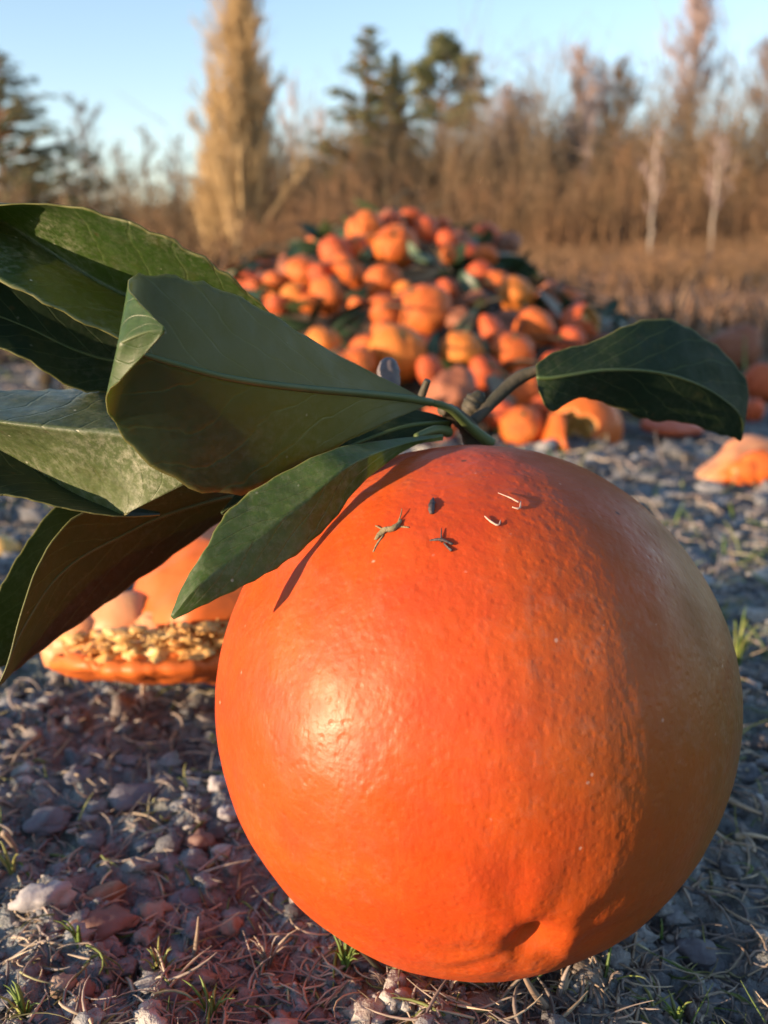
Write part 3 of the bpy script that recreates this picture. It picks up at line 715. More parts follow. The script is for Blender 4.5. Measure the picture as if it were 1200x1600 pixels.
o = obj('upper_peel', me, [M_PEEL[BRIGHT], M_PITH], tor); md = o.modifiers.new('t', 'SOLIDIFY'); md.thickness = .002; md.offset = 0
me = flap_mesh([[PT(92, 1032, z0 + .002), PT(96, 1016, z0 + .006), PT(104, 1000, z0 + .012)],
                [PT(130, 1036, z0 - .018), PT(140, 1006, z0 - .012), PT(150, 974, z0 + .002)],
                [PT(190, 1042, z0 - .022), PT(196, 1006, z0 - .015), PT(200, 968, z0)],
                [PT(250, 1036, z0 - .024), PT(255, 1000, z0 - .017), PT(258, 964, z0 - .003)],
                [PT(335, 1026, z0 - .020), PT(338, 996, z0 - .013), PT(340, 962, z0)],
                [PT(430, 995, z0 - .002), PT(425, 980, z0 + .002), PT(420, 965, z0 + .008)]], 90)
rough(me, .0022, 260, 35); rough(me, .0015, 90, 45)
obj('pulp', me, M_RAG, tor); md = tor.children[-1].modifiers.new('t', 'SOLIDIFY'); md.thickness = .002; md.offset = -1
items = []
for k in range(44):
    t = random.random(); s_ = random.uniform(.0010, .0026)
    items.append((PT(100 + 280 * t, 1014 - 14 * t + random.uniform(-26, 14), z0 - .014 - .006 * math.sin(t * 3.1)), (s_ * random.uniform(.8, 1.7), s_, s_ * .6)))
blobs('pulp', items, M_RAG, tor, 0.9, 3)
strands = Segs()
for k in range(60):
    t = random.random(); p = PT(100 + 270 * t, 1012 - 18 * t + random.uniform(-20, 12), z0 - .015 - .006 * math.sin(t * 3.1))
    d = Vector((random.uniform(-1, 1), random.uniform(-1, 1), random.uniform(-.6, .6))).normalized()
    for q in range(4):
        p2 = p + d * .0011; strands.add(p, p2, .00028, .00024); p = p2; d = (d + Vector((random.uniform(-1, 1), random.uniform(-1, 1), random.uniform(-1, 1))) * .7).normalized()
obj('pith_strands', strands.mesh('pith_strands', 5), M_RAG, tor)['kind'] = 'stuff'
blobs('flesh', [(PT(118, 1004, z0 + .002), (.006, .006, .005)), (PT(98, 1022, z0 + .004), (.005, .005, .004)), (PT(165, 985, z0 + .004), (.006, .005, .005)), (PT(140, 988, z0), (.008, .008, .005)), (PT(200, 975, z0 + .002), (.012, .009, .009)), (PT(260, 990, z0 - .006), (.011, .008, .006)), (PT(330, 985, z0 - .004), (.012, .009, .006))], M_PALE, tor, .8, 9)

# small scrap at the far left
sc = empty('peel_scrap', Vector((P(2, 870, .55).x, P(2, 870, .55).y, 0)), 'small yellow orange scrap of peel on the soil at far left', 'peel scrap')
zp = (CAM_H) / (-(ray(2, 872).z))
blobs('flesh', [(P(-2, 858, zp) - sc.location, (.010, .007, .006)), (P(8, 862, zp) - sc.location, (.006, .006, .004))], M_FLESH, sc, 0.5, 31)

# ------------------------------------------------------------------ the heap
def heap_hit(px, py, tmin=0.5):
    d = ray(px, py); t = tmin
    while t < 3.0:
        p = CP + d * t
        if p.z < float(heap_h(np.array(p.x), np.array(p.y))) + 0.004: return t
        t += 0.004
    return 1.42
# inner mound of soil and rotting leaves
gx, gy = np.meshgrid(np.linspace(-.6, .6, 150), np.linspace(.5, 2.2, 160)); hz = heap_h(gx, gy)
zz = np.where(hz > 0, hz - 0.022 + 0.012 * gnoise(gx / .05, gy / .05, 9) + 0.006 * gnoise(gx / .015, gy / .015, 10), terrain(gx, gy) - .02)
V = np.stack([gx, gy, zz], -1).reshape(-1, 3); i = np.arange(159)[:, None] * 150; j = np.arange(149)[None, :]
M_MOUND = simple_mat('rotting_mound', (0.045, 0.04, 0.022), (0.12, 0.07, 0.045), 45, 0.85, 0.8, 0.008)
tag(obj('mound', mesh_np('mound', V, np.stack([i + j, i + j + 1, i + 151 + j, i + 150 + j], -1).reshape(-1, 4)), M_MOUND), 'dark rotting mound of soil and leaves inside the heap of oranges', kind='structure')

G = 'oranges dumped on the heap'
HEAP = [  # px, py, radius px, kind, (sx, sy, sz), label
 (573, 362, 27, 0, (1, 1, 1), 'plump bright orange at the upper left shoulder of the heap'),
 (612, 352, 20, 1, (1, 1, .9), 'orange on the crest of the heap, left of its highest point'),
 (641, 346, 18, 1, (1.2, 1, .7), 'flattened reddish orange at the very top of the heap'),
 (618, 388, 31, 0, (1, 1, 1.1), 'large pale orange just under the heap crest, left of centre'),
 (666, 358, 19, 1, (1, 1, .9), 'reddish orange on the crest, right of the highest point'),
 (690, 354, 14, 1, (1, 1, 1), 'small red orange ending the crest on its right'),
 (700, 374, 15, 1, (1, 1, 1), 'small red orange under the right end of the crest'),
 (699, 396, 15, 0, (1, 1, .8), 'small bright orange left of the pale green leaf'),
 (526, 398, 25, 1, (.9, 1, 1.2), 'upright pinkish orange on the upper left slope'),
 (553, 388, 20, 0, (1, 1, 1), 'orange wedged behind the upright pinkish one'),
 (548, 424, 24, 0, (1.2, 1, .8), 'long orange lying below the upright pinkish one'),
 (477, 426, 27, 0, (1, 1, .9), 'fat orange on the left slope with one small orange left of it'),
 (431, 441, 18, 0, (1, 1, .9), 'small orange near the left edge of the heap'),
 (399, 444, 14, 1, (1, 1, .9), 'last small orange at the left edge of the heap'),
 (457, 404, 11, 1, (1, 1, 1), 'tiny red orange behind the left slope'),
 (461, 466, 21, 2, (.9, 1, 1), 'yellowish orange on the left slope above the foreground leaf'),
 (482, 474, 15, 0, (1, 1, 1), 'small orange touching the yellowish one on the left slope'),
 (509, 463, 25, 0, (.85, 1, 1.25), 'tall oval orange standing on the left slope'),
 (434, 478, 17, 1, (1, 1, .9), 'half shaded orange low on the left slope'),
 (500, 428, 18, 1, (1, 1, 1), 'reddish orange between the fat and the upright one'),
 (558, 480, 14, 0, (1, 1, .8), 'small orange among dark leaves left of the heap middle'),
 (598, 442, 26, 0, (1, 1, 1), 'round orange in the middle of the heap, above the biggest pair'),
 (603, 488, 27, 0, (1, 1, 1), 'left one of the biggest pair in the heap middle'),
 (660, 486, 41, 0, (1.05, 1, .95), 'biggest orange of the heap, right one of the middle pair'),
 (631, 455, 15, 2, (1, 1, 1), 'small pale orange lodged above the biggest one'),
 (697, 452, 15, 1, (1, 1, 1), 'small pinkish orange right above the biggest one'),
 (620, 551, 40, 2, (1, 1, 1.05), 'large yellow orange behind the grey bud of the twig'),
 (570, 547, 22, 0, (1, 1, .9), 'orange squeezed against the left of the large yellow one'),
 (556, 572, 30, 0, (1, 1, .95), 'orange rising behind the edge of the broad foreground leaf'),
 (506, 535, 25, 2, (1, 1, .9), 'yellowish orange half hidden behind the foreground leaf edge'),
 (759, 372, 20, 1, (1, 1, 1), 'uppermost orange on the right shoulder of the heap'),
 (792, 384, 18, 3, (1, 1, 1), 'dull brown orange at the right shoulder edge'),
 (757, 401, 19, 0, (1, 1, .9), 'orange second from the top on the right shoulder'),
 (750, 428, 19, 1, (1, 1, 1), 'reddish orange third from the top on the right shoulder'),
 (777, 440, 18, 0, (1.1, 1, .9), 'small orange touching the glowing yellow one on its upper left'),
 (806, 461, 27, 2, (1, 1, 1), 'glowing yellow orange alone on the dark right slope'),
 (858, 462, 21, 3, (1, 1, 1), 'dull brown orange in shadow on the right slope'),
 (835, 516, 29, 0, (1, 1, .95), 'round orange low on the right slope above the twig'),
 (772, 520, 24, 1, (1.2, 1, .7), 'flattened orange left of the round one on the right slope'),
 (721, 551, 30, 2, (.95, 1, 1.1), 'yellow orange with a leaf against its right side'),
 (800, 554, 31, 0, (1, 1, 1), 'smooth orange just above the green twig to the right leaf'),
 (888, 536, 24, 1, (1.1, 1, .8), 'pinkish orange above the left end of the right leaf'),
 (673, 580, 22, 1, (1.1, 1, .8), 'small pinkish orange right of the grey bud'),
 (704, 616, 38, 3, (1, 1, .95), 'dull bruised orange behind the dark twig stub'),
 (757, 582, 24, 1, (1, 1, .9), 'reddish shaded orange under the yellow one with a leaf'),
 (820, 609, 29, 0, (1, 1, 1), 'orange framed between the twig and the right leaf'),
 (781, 650, 23, 1, (1, 1, 1), 'small orange low in front with a stalk scar, left of a rounder one'),
 (817, 667, 29, 0, (1, 1, 1), 'front row orange directly left of the split one'),
 (848, 640, 20, 1, (1, 1, 1), 'small orange between the front row and the right leaf'),
 (600, 520, 18, 0, (1, 1, 1), 'orange below the left one of the biggest pair'),
 (716, 500, 17, 3, (1, 1, 1), 'brownish orange in the dark hollow right of the biggest one'),
 (745, 470, 16, 3, (1, 1, 1), 'dull orange in shadow between heap middle and right slope'),
 (870, 575, 24, 1, (1, 1, 1), 'reddish orange mostly behind the left end of the right leaf'),
 (690, 660, 26, 1, (1, 1, 1), 'red orange low behind the bud knob of the twig'),
]
centres = []
for (px, py, r, k, sq, label) in HEAP:
    t = heap_hit(px, py); rr_ = 1.16 * r * t / F; p = P(px, py, t - rr_ * 0.15)
    centres.append((p, rr_)); fruit(p, rr_, k, label, G, sq, cap=r >= 24)
# the open orange with a dark hollow at the right end of the slope
def torn(px, py, r_px, t, open_dir, th0, label, seed, mat, pulp_scale=.84, squash=1.0):
    r = r_px * t / F; c = P(px, py, t); e = empty('split_orange', c, label, 'orange')
    sh = shell_obj(peel_shell(r, open_dir, th0, .22, seed), e, mat, r)
    items = []; od = Vector(open_dir).normalized(); a = od.orthogonal().normalized(); b = od.cross(a)
    for k in range(9):
        t_ = 2 * math.pi * k / 9; d = (a * math.cos(t_) + b * math.sin(t_))
        items.append((d * r * .38 + od * r * .05, (r * .42, r * .42, r * .42)))
    blobs('flesh', items, M_FLESH, e, .2, seed); e.scale = (1, 1, squash); centres.append((c, r)); return e, r
torn(903, 508, 32, heap_hit(903, 508), (0.7, -.5, .45), .75, 'open reddish orange with a dark hollow, right end of slope', 2, M_PEEL[RED])
# split orange in front
zt = heap_hit(905, 690) + .02
e, r = torn(915, 668, 58, zt, (-.62, -.72, -.12), .72, 'split orange with a torn flap, lying under the right leaf', 5, M_PEEL[BRIGHT], .84)
q = lambda px, py, z: P(px, py, z) - e.location
me = flap_mesh([[q(858, 650, zt - .016), q(848, 682, zt - .022), q(852, 712, zt - .020)], [q(872, 646, zt - .026), q(864, 684, zt - .038), q(868, 718, zt - .034)], [q(884, 656, zt - .030), q(884, 690, zt - .046), q(896, 716, zt - .040)]], 12)
o = obj('peel_flap', me, [M_PEEL[BRIGHT], M_PITH], e); md = o.modifiers.new('t', 'SOLIDIFY'); md.thickness = .003; md.offset = 0
# scattered to the right
def on_ground(px, py): return (CAM_H) / (-(ray(px, py).z))
def ground_fruit(px, py, rpx, kind, label, group=None, sq=(1, 1, 1)):
    t = on_ground(px, py + rpx * .93); r = rpx * t / F; c = P(px, py, t); c.z = max(c.z, r * .8)
    return fruit(c, r, kind, label, group, sq, cap=True)
ground_fruit(1152, 545, 38, 3, 'dull red orange standing behind the tip of the right leaf', sq=(1, 1, 1))
ground_fruit(1196, 600, 34, 1, 'reddish orange cut by the right edge of the photo')
ground_fruit(1176, 642, 20, 1, 'small red orange lying between right leaf and torn peel')
ground_fruit(1070, 640, 30, 1, 'reddish orange hidden mostly behind the middle of the right leaf')
# flat dark red slab of peel
t = on_ground(1050, 680); e = empty('peel_slab', Vector((P(1050, 680, t).x, P(1050, 680, t).y, 0)), 'flat red piece of peel lying under the right leaf', 'peel'); q = lambda px, py, z: P(px, py, z) - e.location
me = flap_mesh([[q(1003, 672, t - .01), q(1005, 664, t), q(1015, 660, t + .02)], [q(1045, 683, t - .03), q(1050, 664, t - .01), q(1050, 660, t + .02)], [q(1095, 680, t - .01), q(1098, 672, t), q(1090, 664, t + .02)]], 12)
o = obj('peel', me, [M_PEEL[RED], M_PITH], e); md = o.modifiers.new('t', 'SOLIDIFY'); md.thickness = .005; md.offset = -1
# torn open peel at the right edge
t = on_ground(1160, 756); e = empty('torn_peel', Vector((P(1160, 750, t).x, P(1160, 750, t).y, 0)), 'crumpled pale peel torn open, on soil at the right edge', 'peel'); q = lambda px, py, z: P(px, py, z) - e.location
me = flap_mesh([[q(1090, 752, t - .012), q(1098, 735, t - .004), q(1120, 722, t + .004)], [q(1120, 755, t - .020), q(1130, 722, t - .014), q(1140, 700, t + .006)],
                [q(1165, 752, t - .02), q(1160, 708, t - .012), q(1165, 690, t + .008)], [q(1230, 750, t - .014), q(1215, 700, t - .004), q(1210, 688, t + .02)]], 16)
rough(me, .0035, 55, 25)
o = obj('peel', me, [M_PALE, M_PITH], e); md = o.modifiers.new('t', 'SOLIDIFY'); md.thickness = .003; md.offset = -1
blobs('flesh', [(q(1165, 738, t - .022), (.010, .008, .008)), (q(1190, 732, t - .020), (.014, .010, .011)), (q(1140, 745, t - .018), (.009, .007, .005))], M_PEEL[BRIGHT], e, .3, 77)

# unplaced fruit that fills the heap between and behind them: look-alikes
cc_ = [(c.copy(), r) for c, r in centres]
n_fill = 0
for k in range(2600):
    x = random.uniform(-.36, .46); y = random.uniform(.70, 2.0); h = float(heap_h(np.array(x), np.array(y)))
    if h < 0.012 or (x < -.26 and y < 1.3): continue
    r = random.uniform(.024, .032); c = Vector((x, y, max(h - r * .95, r * .5)))
    if any((c - a).length < (r + b) * .93 for a, b in cc_): continue
    # keep the dark leafy hollows right of the middle
    cc_.append((c, r))
    if n_fill > 95: break
    d = c - CP; dc = CR.transposed() @ d; px = 600 + F * dc.x / -dc.z; py = 800 - F * dc.y / -dc.z
    if 690 < px < 800 and 430 < py < 520 and y < 1.5 and random.random() < .8: continue
    if 440 < px < 560 and 490 < py < 530: continue
    n_fill += 1
    fruit(c, r, random.choice([0, 1, 1, 3, 3]), 'orange sunk low between others in the dark gaps of the heap', 'half buried oranges filling the heap', (1, 1, .95), cap=False)
# leaf litter of the heap
def litter(name, n, Lm, mat, label, xr, yr, fn, kind='stuff', tint=(0, 1), fold=.25):
    Vs = []; Fs = []; T = []; o = 0
    for k in range(n):
        x = random.uniform(*xr); y = random.uniform(*yr); h = fn(x, y)
        if h is None: continue
        L = Lm * random.uniform(.6, 1.3); w = L * random.uniform(.3, .45); n_ = 5
        m = Matrix.Translation((x, y, h)) @ Euler((random.uniform(-.7, .7), random.uniform(-.7, .7), random.uniform(0, 6.28))).to_matrix().to_4x4()
        cv = random.uniform(-.5, .5)
        for a in range(n_ + 1):
            t = a / n_; ww = w * math.sin(math.pi * (t ** .8) * .98 + .03) * .5
            for b in (-1, 0, 1): Vs.append(m @ Vector(((t - .5) * L, b * ww, abs(b) * ww * fold + cv * L * (t - .5) ** 2)))
        for a in range(n_):
            for b in (0, 1): q = o + a * 3 + b; Fs.append((q, q + 1, q + 4, q + 3))
        o = len(Vs); T += [random.uniform(*tint)] * (3 * (n_ + 1))
    me = mesh_np(name, np.array(Vs), np.array(Fs)); point_attr(me, 'tint', T); ob = obj(name, me, mat)
    return tag(ob, label, kind=kind)
M_LIT = tint_mat('heap_leaf', [(0, (0.02, 0.035, 0.016)), (0.45, (0.04, 0.07, 0.03)), (0.7, (0.09, 0.12, 0.05)), (0.85, (0.14, 0.09, 0.05)), (1, (0.25, 0.2, 0.13))], 40, 0.45, 0.4, 0.002)
def hfn(x, y):
    h = float(heap_h(np.array(x), np.array(y))); return h + random.uniform(-.018, .010) if h > .01 else None
litter('leaf_litter', 520, .05, M_LIT, 'dark crumpled leaves and stalks packed between the heaped oranges', (-.5, .5), (.62, 1.7), hfn)
stk = Segs()
for k in range(160):
    x = random.uniform(-.45, .45); y = random.uniform(.7, 1.6); h = hfn(x, y)
    if h is None: continue
    p = Vector((x, y, h + .01)); d = Vector((random.uniform(-1, 1), random.uniform(-1, 1), random.uniform(-.2, .7))).normalized()
    for q_ in range(4): p2 = p + d * .012; stk.add(p, p2, .0012, .001); p = p2; d = (d + Vector((random.uniform(-.4, .4), random.uniform(-.4, .4), random.uniform(-.4, .2)))).normalized()
tag(obj('stalks', stk.mesh('stalks', 4), M_TWIG), 'thin broken stalks poking from the heap of oranges', kind='stuff')
# leaves that can be told apart on the heap
def heap_leaf(px, py, Lpx, ang, mat, label, tilt=.5, back=-.015, wr=.42, tt=None):
    t = (tt or heap_hit(px, py)) + back; L = Lpx * t / F; V = []; n_ = 10
    for a in range(n_ + 1):
        s = a / n_; w = L * wr * math.sin(math.pi * s ** .8 * .98 + .03) * .5
        for b in (-1, -.5, 0, .5, 1): V.append(Vector(((s - .5) * L, b * w, abs(b) * w * .35 - .7 * L * (s - .5) ** 2 * .6)))
    Fc = [(a * 5 + b, a * 5 + b + 1, (a + 1) * 5 + b + 1, (a + 1) * 5 + b) for a in range(n_) for b in range(4)]
    me = mesh_np('orange_leaf', np.array(V), np.array(Fc)); uvl = me.uv_layers.new(name='UVMap')
    me_o = obj('orange_leaf', me, [mat]); md = me_o.modifiers.new('t', 'SOLIDIFY'); md.thickness = .0006
    me_o.matrix_world = Matrix.Translation(P(px, py, t)) @ (CR @ Matrix.Rotation(ang, 3, 'Z') @ Matrix.Rotation(tilt, 3, 'X')).to_4x4()
    tag(me_o, label, 'leaf', 'leaves sticking out of the heap'); return me_o
M_LG = tint_mat('fresh_leaf', [(0, (0.16, 0.22, 0.06)), (1, (0.2, 0.28, 0.08))], 40, .4); M_DG = tint_mat('heap_dark_leaf', [(0, (0.03, 0.055, 0.03)), (1, (0.04, 0.07, 0.03))], 40, .4)
M_GG = tint_mat('grey_green_leaf', [(0, (0.10, 0.15, 0.10)), (1, (0.12, 0.17, 0.11))], 40, .5)
M_BR = tint_mat('withered_leaf', [(0, (0.25, 0.19, 0.13)), (1, (0.3, 0.24, 0.16))], 40, .6)
for a in [(652, 396, 48, -.8, M_GG, 'narrow green leaf slanting down below the heap crest', 1.0),
          (716, 396, 46, .9, M_LG, 'pale green lit leaf standing up right of the crest', .3),
          (572, 396, 34, .8, M_GG, 'small grey green leaf between bright oranges, upper left', .4),
          (796, 408, 58, .1, M_DG, 'dark leaf sticking out flat at the right shoulder', .7),
          (738, 452, 70, -1.0, M_DG, 'dark bluish leaf in the hollow right of the biggest orange', .4),
          (728, 505, 62, .9, M_GG, 'grey green leaf pointing up right of the biggest orange', .5),
          (752, 545, 55, -1.2, M_GG, 'leaf leaning against the yellow orange on the right slope', .3),
          (655, 428, 70, .15, M_BR, 'withered tan leaf curled above the biggest orange', .6),
          (448, 506, 90, -.1, M_DG, 'dark leaf flat behind the broad foreground leaf', .8),
          (548, 505, 80, .6, M_DG, 'dark leaf crossing the gap below the tall oval orange', .6),
          (560, 460, 44, .5, M_DG, 'dark green leaf above the small orange at the heap middle', .5),
          (480, 385, 60, -.1, M_DG, 'dark leaf sticking out behind the left slope', .7),
          (720, 358, 50, .2, M_DG, 'dark leaf on the crest between its two shoulders', .8),
          (880, 470, 70, -.6, M_DG, 'dark leaf lying down the far right slope', .8),
          (830, 425, 60, -.7, M_DG, 'dark leaf at the upper edge of the right slope', .8),
          (675, 545, 60, 1.3, M_DG, 'dark leaf standing right of the large yellow orange', .3)]:
    heap_leaf(*a)

# ------------------------------------------------------------------ things on the near soil
M_WHITE = simple_mat('pale_stone', (0.36, 0.34, 0.35), (0.22, 0.2, 0.21), 200, .6, .4, .0006)
M_TAN = simple_mat('tan_stone', (0.36, 0.25, 0.19), (0.2, 0.14, 0.11), 260, .6, .4, .0006)
M_REDS = simple_mat('red_stone', (0.13, 0.07, 0.06), (0.18, 0.10, 0.085), 260, .6, .4, .0006)
M_GREYS = simple_mat('grey_stone', (0.15, 0.14, 0.16), (0.09, 0.085, 0.10), 200, .6, .5, .0008)
M_CHIP = simple_mat('wood_chip', (0.35, 0.24, 0.17), (0.17, 0.09, 0.05), 220, .7, .8, .0008)
def stone(px, py, wpx, hpx, mat, label, cat='stone', dep=1.0, lump=.35, rz=0., name='stone', ang=0.):
    t = CAM_H / (-(ray(px, py).z)); s = t / F
    x, y = P(px, py, t).x, P(px, py, t).y; w = wpx * s / 2; h = hpx * s / 2
    v, f = ico(3); rr = 1 + 1.5 * lump * n3(v, 1.6, int(px) % 97) + .9 * lump * n3(v, 4, int(py) % 89) + .3 * lump * n3(v, 11, int(py) % 83)
    rr = rr * .86
    v = v * rr[:, None] * [w, w * dep, h]
    me = mesh_np(name, v, f); o = obj(name, me, mat); o.location = (x, y, tz(x, y) + h * .45); o.rotation_euler = (ang * .3, ang, rz)
    return tag(o, label, cat)
stone(343, 1248, 34, 36, M_WHITE, 'small whitish pebble beside the left edge of the big orange, upper of two')
stone(356, 1290, 34, 34, M_WHITE, 'small whitish pebble beside the left edge of the big orange, lower of two')
stone(362, 1428, 42, 30, M_TAN, 'rounded pale tan pebble lower left of the big orange')
stone(312, 1322, 46, 34, M_REDS, 'rust red stone left of the orange, below the white pebbles')
stone(152, 1336, 32, 28, M_REDS, 'small round pinkish pebble in the grey gravel')
stone(122, 1222, 50, 42, M_GREYS, 'rounded dark grey stone in the left gravel')
stone(205, 1245, 84, 34, M_GREYS, 'broad flat grey stone in the left gravel, biggest of them', rz=.3)
stone(75, 1285, 76, 34, M_GREYS, 'low grey slab of stone near the left edge', rz=-.2)
stone(160, 1395, 90, 44, M_CHIP, 'brown wood chip slanting up from a pale crusty lump', 'wood chip', .5, .25, .5, 'wood_chip', -.25)
stone(68, 1428, 90, 46, M_WHITE, 'pale crusty ribbed lump at left, joined by a wood chip', 'clod', .7, .5, .1, 'crusty_lump', -.2)
stone(240, 1412, 64, 34, M_TAN, 'crumbly tan clod in the gravel, left of the pale pebble', 'clod', 1, .6, 0, 'clod')
stone(160, 1448, 130, 36, M_REDS, 'long dull red clod below the wood chip', 'clod', .6, .4, .1, 'clod')
stone(98, 1548, 46, 42, M_TAN, 'left lobe of a knobbly tan pebble pair at bottom left')
stone(132, 1556, 38, 36, M_REDS, 'reddish pebble touching the knobbly tan one at bottom left')
stone(268, 1572, 44, 24, M_GREYS, 'small grey pebble at the bottom edge, left of centre')
stone(290, 1388, 60, 30, M_GREYS, 'grey angular stone right of the wood chip')
stone(1090, 1470, 70, 30, M_GREYS, 'grey stone in shade right of the big orange')

def straw(name, pts, w, mat, label, cat='dry stalk', tint=.7):
    """blade from pixel/depth points"""
    me = tube_mesh(name, [P(*p) for p in pts], [w * (1 - .8 * k / (len(pts) - 1)) for k in range(len(pts))], 6, 6)
    point_attr(me, 'tint', [tint] * len(me.vertices)); o = obj(name, me, mat); return tag(o, label, cat)
g = lambda px, py: CAM_H / (-(ray(px, py).z))
straw('bent_straw', [(858, 1580, g(858, 1580) - .001), (835, 1552, g(858, 1580) - .003), (818, 1520, g(858, 1580) - .004), (826, 1502, g(858, 1580) - .005)], .0008, M_STRAW, 'bent tan straw hooking up in front of the orange navel', tint=.82)
straw('grey_straw', [(872, 1560, g(872, 1560)), (880, 1530, g(872, 1560) - .001), (893, 1502, g(872, 1560) - .001)], .0006, M_STRAW, 'thin grey straw leaning at the lower right of the orange', tint=.3)
straw('dark_stalk', [(600, 1520, g(600, 1530)), (570, 1490, g(600, 1530) - .002), (545, 1462, g(600, 1530) - .004), (529, 1440, g(600, 1530) - .006)], .0006, M_TWIG, 'dark stalk slanting against the lower left of the orange')
straw('straw', [(60, 1150, g(60, 1160)), (30, 1175, g(30, 1180) - .004), (10, 1215, g(30, 1200) - .002)], .0008, M_STRAW, 'pale straw bit lying at the left edge, upper ground', tint=.8)
straw('straw', [(0, 1248, g(10, 1250) - .002), (45, 1243, g(45, 1246) - .003)], .0007, M_STRAW, 'short pale straw at the left edge beside grey slabs', tint=.8)
straw('straw', [(5, 1300, g(20, 1340) - .006), (25, 1330, g(20, 1345) - .003), (22, 1362, g(22, 1362))], .0007, M_STRAW, 'upright pale straw at the left edge', tint=.8)
straw('straw', [(1140, 1250, g(1140, 1262)), (1165, 1262, g(1160, 1268) - .002), (1200, 1275, g(1190, 1280))], .0008, M_STRAW, 'tan straw lying right of the orange, upper one', tint=.75)
straw('straw', [(1150, 1308, g(1150, 1310)), (1175, 1305, g(1170, 1310) - .001), (1210, 1312, g(1200, 1315))], .0008, M_STRAW, 'tan straw lying right of the orange, lower one', tint=.7)
straw('straw', [(305, 1490, g(305, 1490)), (308, 1462, g(305, 1490) - .001), (310, 1432, g(305, 1490) - .002)], .0006, M_STRAW, 'short upright straw lower left of the orange', tint=.8)

def tuft(px, py, n, hpx, label, tint=(0, 1), spread=14, wid=.0009, mat=M_GRASS):
    t = g(px, py); s = t / F; base = P(px, py, t); e = empty('grass_tuft', Vector((base.x, base.y, tz(base.x, base.y) - .0005)), label, 'grass tuft')
    for k in range(n):
        a = random.uniform(0, 6.28); ln = hpx * s * random.uniform(.55, 1.1); d = Vector((math.cos(a), math.sin(a), 0)); x0 = d * random.uniform(0, spread * s * .4)
        lean = random.uniform(.2, .9); pts = [x0 + d * ln * lean * (q / 4) ** 1.5 + Vector((0, 0, ln * math.sin(min(1.45, q / 4 * (1.7 - lean * .3))) )) for q in range(5)]
        V = []; side = d.cross(Vector((0, 0, 1)))
        for q, p in enumerate(pts):
            w = wid * (1 - (q / 4) ** 1.6 * .9) * .5; V += [p + side * w, p - side * w, p + Vector((0, 0, w * .6)) - d * w * .6]
        Fc = [(3 * q + u, 3 * q + v, 3 * q + 3 + v, 3 * q + 3 + u) for q in range(4) for u, v in ((0, 2), (2, 1), (1, 0))]
        me = mesh_np('blade', np.array(V), np.array(Fc)); point_attr(me, 'tint', [random.uniform(*tint)] * len(V)); obj('blade', me, mat, e)
    return e
tuft(540, 1518, 16, 62, 'green grass tuft at the lower left foot of the big orange', (0, .5))
tuft(125, 1492, 4, 46, 'two green blades among reddish clods at lower left', (.2, .7))
tuft(40, 1590, 12, 70, 'green grass tuft in the bottom left corner', (.2, 1))
tuft(248, 1520, 12, 60, 'yellowish dry grass tuft left of the bottom middle', (.6, 1))
tuft(20, 1372, 7, 60, 'dry pale tuft at the left edge of the gravel', (.8, 1))
tuft(1150, 1040, 14, 90, 'green and tan grass tuft right of the big orange, middle height', (.2, 1))
tuft(1120, 970, 10, 60, 'smaller grass tuft beyond, right behind the big orange', (.2, 1))
for px_, py_, lb in [(610, 1552, 'left of centre'), (700, 1562, 'at the middle'), (770, 1556, 'left of the bent straw'), (940, 1545, 'right of the grey straw'), (1000, 1515, 'at the far right of the foot')]:
    tuft(px_, py_, 14, 34, 'low dead grass at foot of big orange, ' + lb, (0, .8), 40, .0007, M_STRAW)
tuft(880, 1560, 8, 40, 'short grey dead tuft at the right foot of the orange', (.6, 1), mat=M_STRAW)
tuft(1060, 1580, 10, 50, 'green grey tuft at the lower right edge', (.1, .9))
tuft(330, 1590, 10, 60, 'mixed green and dry tuft on the bottom edge, left', (.2, 1))
tuft(420, 1500, 9, 60, 'tangled dry tuft beside the lower left of the orange', (.3, .9), mat=M_STRAW)
tuft(640, 1590, 9, 42, 'sparse dry tuft under the orange at bottom middle', (.3, 1), mat=M_STRAW)

# ------------------------------------------------------------------ trees
def bark(name, a, b, sc=6): return simple_mat(name, a, b, sc, .85, .4, .02)
M_BIRCH = bark('birch_bark', (0.384, 0.341, 0.291), (0.217, 0.167, 0.136)); M_BTW = bark('birch_twigs', (0.46, 0.36, 0.35), (0.36, 0.27, 0.26))
M_BROWN = bark('brown_bark', (0.105, 0.074, 0.050), (0.161, 0.118, 0.074)); M_GTW = bark('brown_twigs', (0.149, 0.102, 0.062), (0.198, 0.136, 0.081))
M_GREY = bark('grey_bark', (0.099, 0.087, 0.081), (0.149, 0.130, 0.118)); M_GRT = bark('grey_twigs', (0.130, 0.105, 0.093), (0.167, 0.136, 0.124))
M_POP = bark('poplar_bark', (0.46, 0.34, 0.19), (0.52, 0.40, 0.25)); M_POPT = bark('poplar_twigs', (0.52, 0.37, 0.20), (0.44, 0.31, 0.16))
M_PINEB = bark('pine_bark', (0.198, 0.105, 0.056), (0.136, 0.081, 0.050))
M_NEED = simple_mat('conifer_needles', (0.085, 0.105, 0.045), (0.14, 0.14, 0.065), 3, .7); M_NEED2 = simple_mat('spruce_needles', (0.075, 0.09, 0.04), (0.13, 0.12, 0.055), 3, .7)
M_BRACK = simple_mat('russet_bracken', (0.26, 0.14, 0.075), (0.16, 0.10, 0.05), .9, .85); M_THICK = simple_mat('thicket_twigs', (0.22, 0.15, 0.085), (0.30, 0.21, 0.13), .35, .85); M_THICKD = simple_mat('thicket_scrub', (0.12, 0.10, 0.05), (0.22, 0.155, 0.085), .4, .85)
def vr(s=1.0): return np.array([random.gauss(0, 1), random.gauss(0, 1), random.gauss(0, 1)]) * s
